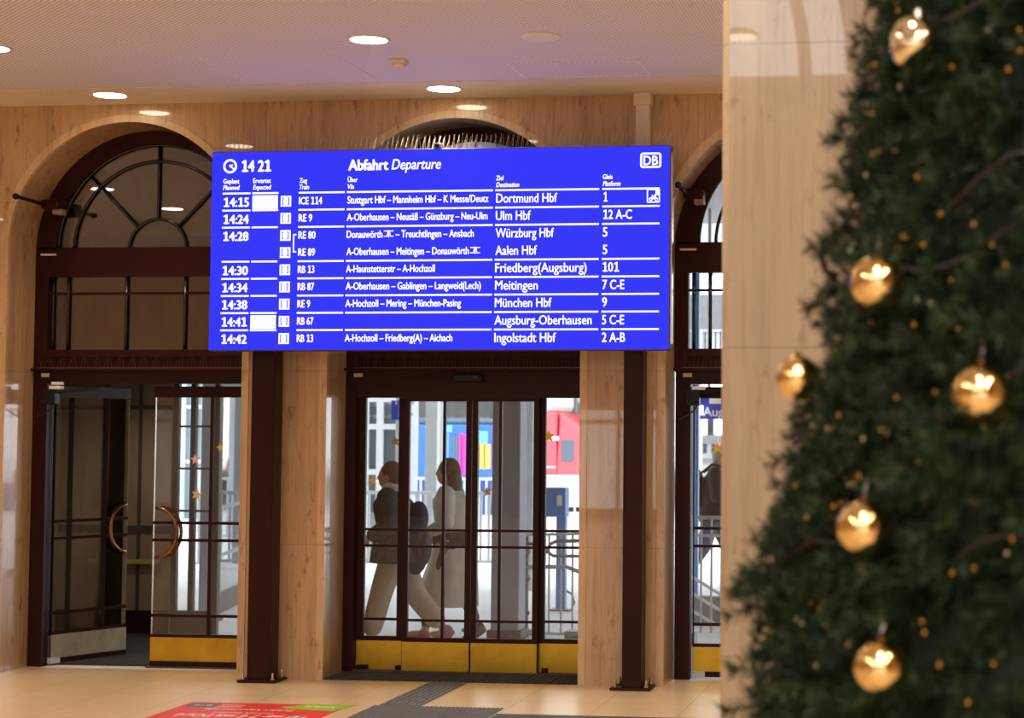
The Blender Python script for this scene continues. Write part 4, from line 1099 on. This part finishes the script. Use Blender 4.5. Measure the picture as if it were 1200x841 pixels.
# station sign and building behind the right entrance
Y = 9.5
a, b = at(821, 491, Y), at(872, 460, Y)
root = thing('station_sign', 'blue station name sign outside the right entrance, beside the pillar', 'sign', ((a.x+b.x)/2, Y, a.z))
MB().box(a.x, b.x, Y-.06, Y, a.z, b.z).build('plate', 'signblue', root, bevel=.006)
for q in (.2, .8): MB().tube([(a.x+(b.x-a.x)*q, Y-.03, b.z), (a.x+(b.x-a.x)*q, Y-.03, 4.75)], .02, 6).build('hanger', 'grey', root)
text_part('lettering', 'Augsburg Hbf', (at(824.5, 487, Y).x, Y-.064, at(824, 487.5, Y).z), (1, 0, 0), (0, 0, 1), .115, 'signwhite', root, None, False, .012)
p0, p1 = at(832, 473, Y), at(846, 462, Y); MB().box(p0.x, p1.x, Y-.068, Y-.06, p0.z, p1.z).build('pictogram', 'signwhite', root)
for (x0, x1, y0, y1, mt, nm, lab, cat) in ((806, 819.5, 474, 458, 'signblue', 'blue_sign', 'plain blue sign left of the station name sign', 'sign'), (806, 824, 486, 475, 'outlamp', 'light_box', 'bright light box under the plain blue sign', 'lamp')):
    p0, p1 = at(x0, y0, Y), at(x1, y1, Y-.2 if mt == 'outlamp' else Y); root = thing(nm, lab, cat, (p0.x, Y, p0.z)); yy = Y-.2 if mt == 'outlamp' else Y
    MB().box(p0.x, p1.x, yy-.05, yy, p0.z, p1.z).build('plate', mt, root)
    q = p0.x+.1; MB().tube([(q, yy-.025, p1.z), (q, yy-.025, 4.75)], .015, 6).build('hanger', 'grey', root)
Y = 38.0
root = thing('building', 'pale house with rows of windows behind the right entrance', 'building', (at(830, 540, Y).x, Y, 0))
MB().box(at(790, 500, Y).x, at(890, 500, Y).x, Y, Y+8, 0, at(830, 515, Y).z).build('wall', 'trainwhite', root)
MB().box(at(785, 500, Y).x, at(895, 500, Y).x, Y-.4, Y+8.4, at(830, 515, Y).z, at(830, 510, Y).z).build('roof', 'facade', root)
for x in (814, 824, 834, 846):
    p0, p1 = at(x, 531, Y), at(x+4.5, 520, Y); MB().box(p0.x, p1.x, Y-.05, Y+.02, p0.z, p1.z).build('window', 'winglass', root)
MB().box(at(790, 500, Y).x, at(890, 500, Y).x, Y-.2, Y, at(830, 540, Y).z, at(830, 537, Y).z).build('cornice', 'facade', root)

# white-striped hall wall and lamps seen in the upper band of the right arched window
Y = 22.0
root = thing('building', 'grey hall front high outside, seen in the right arched window', 'building', (at(825, 380, Y).x, Y, 0))
za, zb = at(825, 412, Y).z, at(825, 345, Y).z
MB().box(at(780, 380, Y).x, at(920, 380, Y).x, Y, Y+1.5, za, zb).build('wall', 'grey', root)
MB().box(at(780, 380, Y).x, at(920, 380, Y).x, Y-.1, Y, at(825, 389, Y).z, at(825, 386, Y).z).build('ledge', 'lgrey', root)
for k in range(14):
    x = at(800+k*6, 400, Y).x; MB().box(x-.06, x+.06, Y-.06, Y, za, at(825, 388, Y).z).build('slat', 'lgrey', root)
for x in (818.5, 866): 
    q = at(x, 400, Y).x; MB().box(q-.10, q+.10, Y-.25, Y-.1, 0, at(825, 386, Y).z).build('column', 'lgrey', root)
MB().box(at(770, 280, Y).x, at(930, 280, Y).x, Y-.4, Y+.6, at(825, 309, Y).z, at(825, 246, Y).z).build('roof_edge', 'facade', root)
for i, (x, y) in enumerate(((835, 327), (836, 336))):
    yy = 16+i*4; c = at(x, y, yy); root = thing('canopy_lamp', ('upper' if i == 0 else 'lower') + ' round lamp outside, seen in the right arched window band', 'lamp', c)
    MB().lathe([(0, .05), (.19, .03), (.2, -.02), (0, -.05)], c, 20).build('shade', 'outlamp', root, smooth=True)
    MB().tube([c, (c.x, c.y, c.z+.5), (c.x+1.2, c.y, c.z+.5)], .02, 6).build('arm', 'grey', root)
    MB().tube([(c.x+1.2, c.y, c.z+.55), (c.x+1.2, c.y, 0)], .04, 8).build('mast', 'grey', root)
Y = 26.0; root = thing('building', 'pale blue glass building far behind the left entrance', 'building', (at(240, 520, Y).x, Y, 0))  # bluish building added as a backdrop that blocks the white sky
MB().box(at(150, 520, Y).x, at(296, 520, Y).x, Y, Y+4, 0, 6.5).build('wall', 'bluebackdrop', root)
for k in range(12):
    x = at(156+k*12, 520, Y).x; MB().box(x-.05, x+.05, Y-.08, Y+.02, 0, 6.5).build('mullion', 'lgrey', root)
for z in (1.2, 2.4, 3.6): MB().box(at(150, 520, Y).x, at(296, 520, Y).x, Y-.06, Y+.02, z, z+.08).build('transom', 'lgrey', root)
# blue posters behind the outer vestibule door, round bin
Y = 14.0
for (x0, x1, y0, y1, lab, mt) in ((252, 259, 495, 545, 'narrow blue poster panel, left one behind vestibule door', 'c_blue'), (267, 276, 495, 512, 'blue poster panel, upper one behind vestibule door', 'c_blue'), (268, 275, 512, 530, 'dark poster panel with blue diamond behind vestibule door', 'winglass'), (269, 279, 533, 552, 'lower bluish poster panel behind vestibule door', 'facade')):
    p0, p1 = at(x0, y1, Y), at(x1, y0, Y); Y += .15; root = thing('poster_panel', lab, 'poster', (p0.x, Y, p0.z))
    MB().box(p0.x, p1.x, Y-.04, Y, p0.z, p1.z).build('sheet', mt, root)
    MB().box(p0.x-.02, p1.x+.02, Y-.03, Y+.03, 0, p0.z).build('support', 'lgrey', root)
    if mt == 'winglass':
        cx, cz = (p0.x+p1.x)/2, (p0.z+p1.z)/2; MB().prism([(cx, cz-.2), (cx+.13, cz), (cx, cz+.2), (cx-.13, cz)], Y-.05, Y-.04).build('diamond', 'c_blue', root)
c = fl(268, 690); root = thing('litter_bin', 'round pale litter bin outside with dark lid, behind vestibule door', 'bin', c)
zt = at(268, 634, c.y).z
MB().lathe([(.24, 0), (.27, .05), (.28, zt-.14), (.25, zt-.10)], c, 24).build('drum', 'lgrey', root, smooth=True)
MB().lathe([(.28, zt-.10), (.30, zt-.05), (.16, zt+.04), (.0, zt+.06)], c, 24).build('lid', 'dark', root, smooth=True)

# ------------------------------------------------------------------ people
def skin_mesh(nodes, edges, sub=2):
    me = bpy.data.meshes.new('sk'); me.from_pydata([n[0] for n in nodes], edges, [])
    o = bpy.data.objects.new('sk', me); COL.objects.link(o)
    md = o.modifiers.new('s', 'SKIN'); md.use_smooth_shade = True
    sv = me.skin_vertices[0].data
    for i, n in enumerate(nodes):
        r = n[1]; sv[i].radius = (r, r) if not hasattr(r, '__len__') else r
        sv[i].use_root = (i == 0)
    ss = o.modifiers.new('b', 'SUBSURF'); ss.levels = sub; ss.render_levels = sub
    dg = bpy.context.evaluated_depsgraph_get(); dg.update()
    em = bpy.data.meshes.new_from_object(o.evaluated_get(dg))
    V = [tuple(v.co) for v in em.vertices]; Fc = [tuple(p.vertices) for p in em.polygons]
    bpy.data.objects.remove(o); bpy.data.meshes.remove(me); bpy.data.meshes.remove(em)
    return V, Fc
def remeshed(parts, name, mat, parent, vox=.009, smooth_it=2):
    m = MB()
    for V, Fc in parts: m.add(V, Fc)
    me = bpy.data.meshes.new('u'); me.from_pydata(m.v, [], m.f); o = bpy.data.objects.new('u', me); COL.objects.link(o)
    r = o.modifiers.new('r', 'REMESH'); r.mode = 'VOXEL'; r.voxel_size = vox; r.use_smooth_shade = True
    s = o.modifiers.new('sm', 'SMOOTH'); s.iterations = smooth_it; s.factor = .5
    dg = bpy.context.evaluated_depsgraph_get(); dg.update()
    em = bpy.data.meshes.new_from_object(o.evaluated_get(dg)); em.name = name
    bpy.data.objects.remove(o); bpy.data.meshes.remove(me)
    em.materials.clear(); em.materials.append(MAT[mat]); em.polygons.foreach_set('use_smooth', [True]*len(em.polygons))
    ob = bpy.data.objects.new(name, em); COL.objects.link(ob); ob.parent = parent
    return ob
def chain(pts): return [(i, i+1) for i in range(len(pts)-1)]
def ellm(c, r, R=None):
    m = MB().ell(c, r, 24, 16, R); return m.v, m.f
def hand(wrist, d, up, s=1):
    # palm, four unequal fingers and a thumb, relaxed; d = direction of the fingers, up = back of hand
    d = Vector(d).normalized(); up = Vector(up); up = (up-d*up.dot(d)).normalized(); sd = d.cross(up)
    w = Vector(wrist); parts = []
    parts.append(ellm(w+d*.05, (.052, .04, .017), Matrix((d, sd, up)).transposed()))
    for k, (off, l) in enumerate(((-.030, .062), (-.010, .072), (.010, .068), (.028, .054))):
        b = w+d*.085+sd*off; p = [b, b+d*l*.45-up*.008, b+d*l*.78-up*.024, b+d*l*.92-up*.042]
        m = MB().tube(p, [.0088, .0085, .0078, .006], 8); parts.append((m.v, m.f))
    b = w+d*.03-sd*.035; m = MB().tube([b, b+d*.03-sd*.022-up*.008, b+d*.058-sd*.024-up*.016], [.011, .0095, .007], 8); parts.append((m.v, m.f))
    return parts
def person(label, loc, rz, h, pose):
    """figure built facing +x of its root; all joints in metres for a body of height h"""
    root = thing('person', label, 'person', loc); root.rotation_euler = (0, 0, rz); PLACE[root.name] = (0, 0, 0)
    J = {k: Vector(v) for k, v in pose['J'].items()}
    nodes = [(J['pelvis'], (.13, .10)), (J['waist'], (.115, .09)), (J['chest'], (.135, .10)), (J['neck'], .055), (J['head0'], .05)]
    edges = [(0, 1), (1, 2), (2, 3), (3, 4)]
    def add(parent_i, pts):
        last = parent_i
        for p, r in pts:
            nodes.append((p, r)); edges.append((last, len(nodes)-1)); last = len(nodes)-1
    for s in 'LR':
        add(2, [(J['sh'+s], .055), (J['el'+s], .042), (J['wr'+s], .028)])
        add(0, [(J['hip'+s], .085), (J['kn'+s], .055), (J['an'+s], .038)])
    parts = [skin_mesh(nodes, edges, 2)]
    hc = J['head']; 
    parts += [ellm(hc, (.092, .074, .112)), ellm(hc+Vector((.030, 0, -.055)), (.062, .056, .060)), ellm(hc+Vector((.095, 0, -.018)), (.018, .012, .022)), ellm(hc+Vector((.082, 0, -.058)), (.014, .024, .010)),
              ellm(hc+Vector((.084, .028, .012)), (.010, .016, .008)), ellm(hc+Vector((.084, -.028, .012)), (.010, .016, .008)),
              ellm(hc+Vector((-.005, .076, -.012)), (.018, .010, .030)), ellm(hc+Vector((-.005, -.076, -.012)), (.018, .010, .030))]
    for s in 'LR':
        dd = J['wr'+s]-J['el'+s]; parts += hand(J['wr'+s], pose.get('hd'+s, dd), (0, 1 if s == 'L' else -1, 0.2))
    for s in 'LR':
        parts.append(ellm(J['an'+s]+Vector(pose['toe'+s])*.07, (.10, .036, .032)))
    remeshed(parts, 'body', 'skin', root)
    return root, J
def sleeve_jacket(root, J, name, mat, torso, armr, hem=None):
    m = MB(); n = 28
    pts = [(Vector(p), r) for p, r in torso]
    for p, (rx, ry) in pts:
        for k in range(n):
            a = 2*PI*k/n; m.v.append((p.x+rx*math.cos(a), p.y+ry*1.22*math.sin(a), p.z))
    m.f = [(i*n+k, i*n+(k+1) % n, (i+1)*n+(k+1) % n, (i+1)*n+k) for i in range(len(pts)-1) for k in range(n)]
    m.f += [tuple(range(n-1, -1, -1)), tuple(range((len(pts)-1)*n, len(pts)*n))]
    parts = [(m.v, m.f)]
    for q in 'LR':
        w = J['el'+q]+(J['wr'+q]-J['el'+q])*.93
        a = MB().tube([J['sh'+q], J['sh'+q]*.5+J['el'+q]*.5, J['el'+q], J['el'+q]*.5+w*.5, w], [armr[0], armr[0]*.97, armr[1], armr[1]*.9, armr[2]], 14)
        parts += [(a.v, a.f), ellm(J['sh'+q], (armr[0]*1.05,)*3), ellm(J['el'+q], (armr[1]*1.02,)*3)]
    return remeshed(parts, name, mat, root, .011, 4)
def trousers(root, J, mat, r):
    nodes = [(J['pelvis']+Vector((0, 0, .02)), (.155, .135))]; edges = []
    for s in 'LR':
        last = 0
        for p, q in ((J['hip'+s], r[0]), ((J['hip'+s]+J['kn'+s])/2, r[0]*.95), (J['kn'+s], r[1]), (J['kn'+s]+(J['an'+s]-J['kn'+s])*.9, r[2])):
            nodes.append((p, q)); edges.append((last, len(nodes)-1)); last = len(nodes)-1
    return remeshed([skin_mesh(nodes, edges, 2)], 'trousers', mat, root, .011)
def shoe(root, p, toe, mat):
    t = Vector(toe).normalized(); sd = Vector((0, 1, 0)); up = t.cross(sd)*-1
    up = sd.cross(t)*-1 if up.z < 0 else up
    R = Matrix((t, sd, up)).transposed(); c = p+t*.07
    m = [ellm(c-up*.045, (.135, .046, .040), R), ellm(p-up*.01, (.060, .045, .060), R)]
    b = MB(); b.add(*m[0]); b.add(*m[1])
    remeshed([(b.v, b.f)], 'shoe', mat, root, .008)

def build_woman(X, Y):
    P = dict(pelvis=(0, 0, .90), waist=(.02, 0, 1.06), chest=(.05, 0, 1.27), neck=(.06, 0, 1.41), head0=(.075, 0, 1.47), head=(.085, 0, 1.53),
             shL=(.05, .17, 1.34), shR=(.05, -.17, 1.34), elL=(.01, .25, 1.10), elR=(.06, -.25, 1.09), wrL=(.20, .18, .99), wrR=(.25, -.15, 1.00),
             hipL=(0, .09, .86), hipR=(0, -.09, .86), knL=(.12, .10, .49), knR=(-.13, -.10, .47), anL=(.22, .10, .075), anR=(-.42, -.10, .17))
    root, J = person('woman in charcoal jacket and khaki trousers walking left, dark bag on her back', (X, Y, 0), PI, 1.62, dict(J=P, toeL=(1, 0, 0), toeR=(.85, 0, -.5)))
    sleeve_jacket(root, J, 'jacket', 'jacket', [((0, 0, .77), (.245, .21)), ((.0, 0, .86), (.235, .20)), ((.01, 0, .98), (.205, .17)), ((.02, 0, 1.10), (.175, .15)), ((.05, 0, 1.28), (.18, .14)), ((.06, 0, 1.40), (.085, .08))], (.088, .082, .06))
    trousers(root, J, 'khaki', (.125, .105, .095))
    shoe(root, J['anL'], (1, 0, -.02), 'shoe'); shoe(root, J['anR'], (.85, 0, -.52), 'shoepink')
    h = J['head']
    remeshed([ellm(h+Vector((-.022, 0, .022)), (.098, .086, .112)), ellm(h+Vector((-.105, 0, .035)), (.045, .042, .045)), ellm(h+Vector((-.06, 0, -.05)), (.06, .075, .07))], 'hair', 'hairblond', root, .009)
    m = MB(); m.lathe([(.080, -.045), (.095, -.02), (.092, .02), (.072, .045)], (.055, 0, 1.425), 20); m.build('collar', 'coat', root, smooth=True, local=True)
    return root
def bag(X, Y):
    root = thing('backpack', 'navy bag carried on the back of the woman in charcoal', 'bag', (X, Y, 1.0)); 
    PLACE[root.name] = (0, 0, 0); root.rotation_euler = (0, 0, PI)
    remeshed([ellm((.02, 0, .0), (.10, .155, .30)), ellm((.02, 0, -.14), (.105, .155, .20)), ellm((.0, 0, .16), (.085, .13, .15)), ellm((-.06, 0, -.10), (.055, .12, .15))], 'pouch', 'navy', root, .012)
    for s in (-1, 1): MB().tube([(.05, s*.11, .24), (.16, s*.12, .36), (.26, s*.12, .30), (.29, s*.12, .12), (.2, s*.14, -.08), (.06, s*.13, -.16)], .014, 8).build('strap', 'navy', root, smooth=True, local=True)
pf = fl(462, 768); PY = 2.05
x1 = at(466, 650, PY).x
build_woman(x1, PY); bag(x1+.185, PY)
def build_coat_woman(X, Y):
    P = dict(pelvis=(0, 0, .92), waist=(.01, 0, 1.08), chest=(.03, 0, 1.29), neck=(.04, 0, 1.43), head0=(.055, 0, 1.49), head=(.065, 0, 1.55),
             shL=(.03, .17, 1.35), shR=(.03, -.17, 1.35), elL=(.0, .24, 1.10), elR=(.02, -.24, 1.10), wrL=(.19, .16, 1.00), wrR=(.17, -.17, .98),
             hipL=(0, .09, .88), hipR=(0, -.09, .88), knL=(.14, .09, .50), knR=(-.06, -.09, .48), anL=(.24, .09, .08), anR=(-.22, -.09, .13))
    root, J = person('woman with long hair and long beige coat walking left behind the left sliding leaf', (X, Y, 0), PI, 1.65, dict(J=P, toeL=(1, 0, 0), toeR=(.9, 0, -.4)))
    sleeve_jacket(root, J, 'coat_top', 'coat', [((0, 0, .92), (.175, .155)), ((.01, 0, 1.08), (.165, .14)), ((.03, 0, 1.29), (.17, .135)), ((.04, 0, 1.41), (.08, .075))], (.08, .07, .055))
    m = MB(); n = 36; prof = [(.17, .15, .0, 1.02), (.185, .165, .0, .92), (.21, .18, .01, .75), (.26, .20, .03, .55), (.29, .215, .05, .33), (.285, .21, .05, .33)]
    for rx, ry, cx, z in prof:
        for k in range(n):
            a = 2*PI*k/n; q = 1+.035*math.sin(7*a+z*3); m.v.append((cx+rx*q*math.cos(a), ry*q*math.sin(a), z))
    m.f = [(i*n+k, i*n+(k+1) % n, (i+1)*n+(k+1) % n, (i+1)*n+k) for i in range(len(prof)-1) for k in range(n)]
    m.build('coat_skirt', 'coat', root, smooth=True, local=True)
    trousers(root, J, 'jacket', (.10, .075, .055))
    shoe(root, J['anL'], (1, 0, -.02), 'shoepink'); shoe(root, J['anR'], (.9, 0, -.4), 'shoe')
    h = J['head']
    remeshed([ellm(h+Vector((-.022, 0, .022)), (.102, .088, .112)), ellm(h+Vector((-.075, 0, -.10)), (.062, .095, .16)), ellm(h+Vector((-.07, 0, -.22)), (.05, .10, .13))], 'hair', 'hairblond', root, .009)
    m = MB(); m.lathe([(.181, -.05), (.187, -.045), (.187, .045), (.181, .05)], (0, 0, .96), 30); m.build('belt', 'jacket', root, smooth=True, local=True)
x2 = at(531, 650, 2.75).x
build_coat_woman(x2, 2.75)
def build_walker(X, Y):
    P = dict(pelvis=(0, 0, .95), waist=(.02, 0, 1.12), chest=(.05, 0, 1.34), neck=(.07, 0, 1.49), head0=(.09, 0, 1.55), head=(.10, 0, 1.61),
             shL=(.05, .19, 1.41), shR=(.05, -.19, 1.41), elL=(-.02, .28, 1.15), elR=(.08, -.28, 1.14), wrL=(.14, .24, 1.02), wrR=(.28, -.22, 1.06),
             hipL=(0, .09, .91), hipR=(0, -.09, .91), knL=(.16, .10, .52), knR=(-.10, -.10, .50), anL=(.26, .10, .08), anR=(-.36, -.10, .16))
    root, J = person('person in black jacket and blue jeans walking right, outside the right entrance', (X, Y, 0), 0, 1.72, dict(J=P, toeL=(1, 0, 0), toeR=(.85, 0, -.5)))
    sleeve_jacket(root, J, 'jacket', 'jacketblack', [((0, 0, .82), (.245, .21)), ((0, 0, .92), (.23, .19)), ((.02, 0, 1.07), (.19, .165)), ((.05, 0, 1.34), (.195, .155)), ((.07, 0, 1.48), (.09, .085))], (.10, .09, .065))
    trousers(root, J, 'jeans', (.12, .095, .08))
    shoe(root, J['anL'], (1, 0, -.02), 'shoe'); shoe(root, J['anR'], (.85, 0, -.52), 'shoe')
    h = J['head']
    remeshed([ellm(h+Vector((-.02, 0, .025)), (.10, .088, .108)), ellm(h+Vector((-.06, 0, -.04)), (.055, .075, .07))], 'hair', 'hairgrey', root, .009)
    r2 = thing('backpack', 'black backpack with pink trim worn by the person outside the right entrance', 'bag', (X, Y, 0)); PLACE[r2.name] = (0, 0, 0)
    remeshed([ellm((-.24, 0, 1.24), (.13, .17, .25)), ellm((-.27, 0, 1.10), (.13, .15, .13))], 'pouch', 'jacketblack', r2, .012)
    MB().box(-.40, -.24, -.175, -.16, 1.06, 1.10).build('trim_band', 'pink', r2, local=True, bevel=.004)
    for s in (-1, 1): MB().tube([(-.14, s*.11, 1.42), (0, s*.14, 1.53), (.14, s*.14, 1.50), (.24, s*.13, 1.34), (.12, s*.18, 1.12), (-.14, s*.15, 1.02)], .015, 8).build('strap', 'jacketblack', r2, smooth=True, local=True)
x3 = at(836, 600, 9.3).x
build_walker(x3, 9.3)
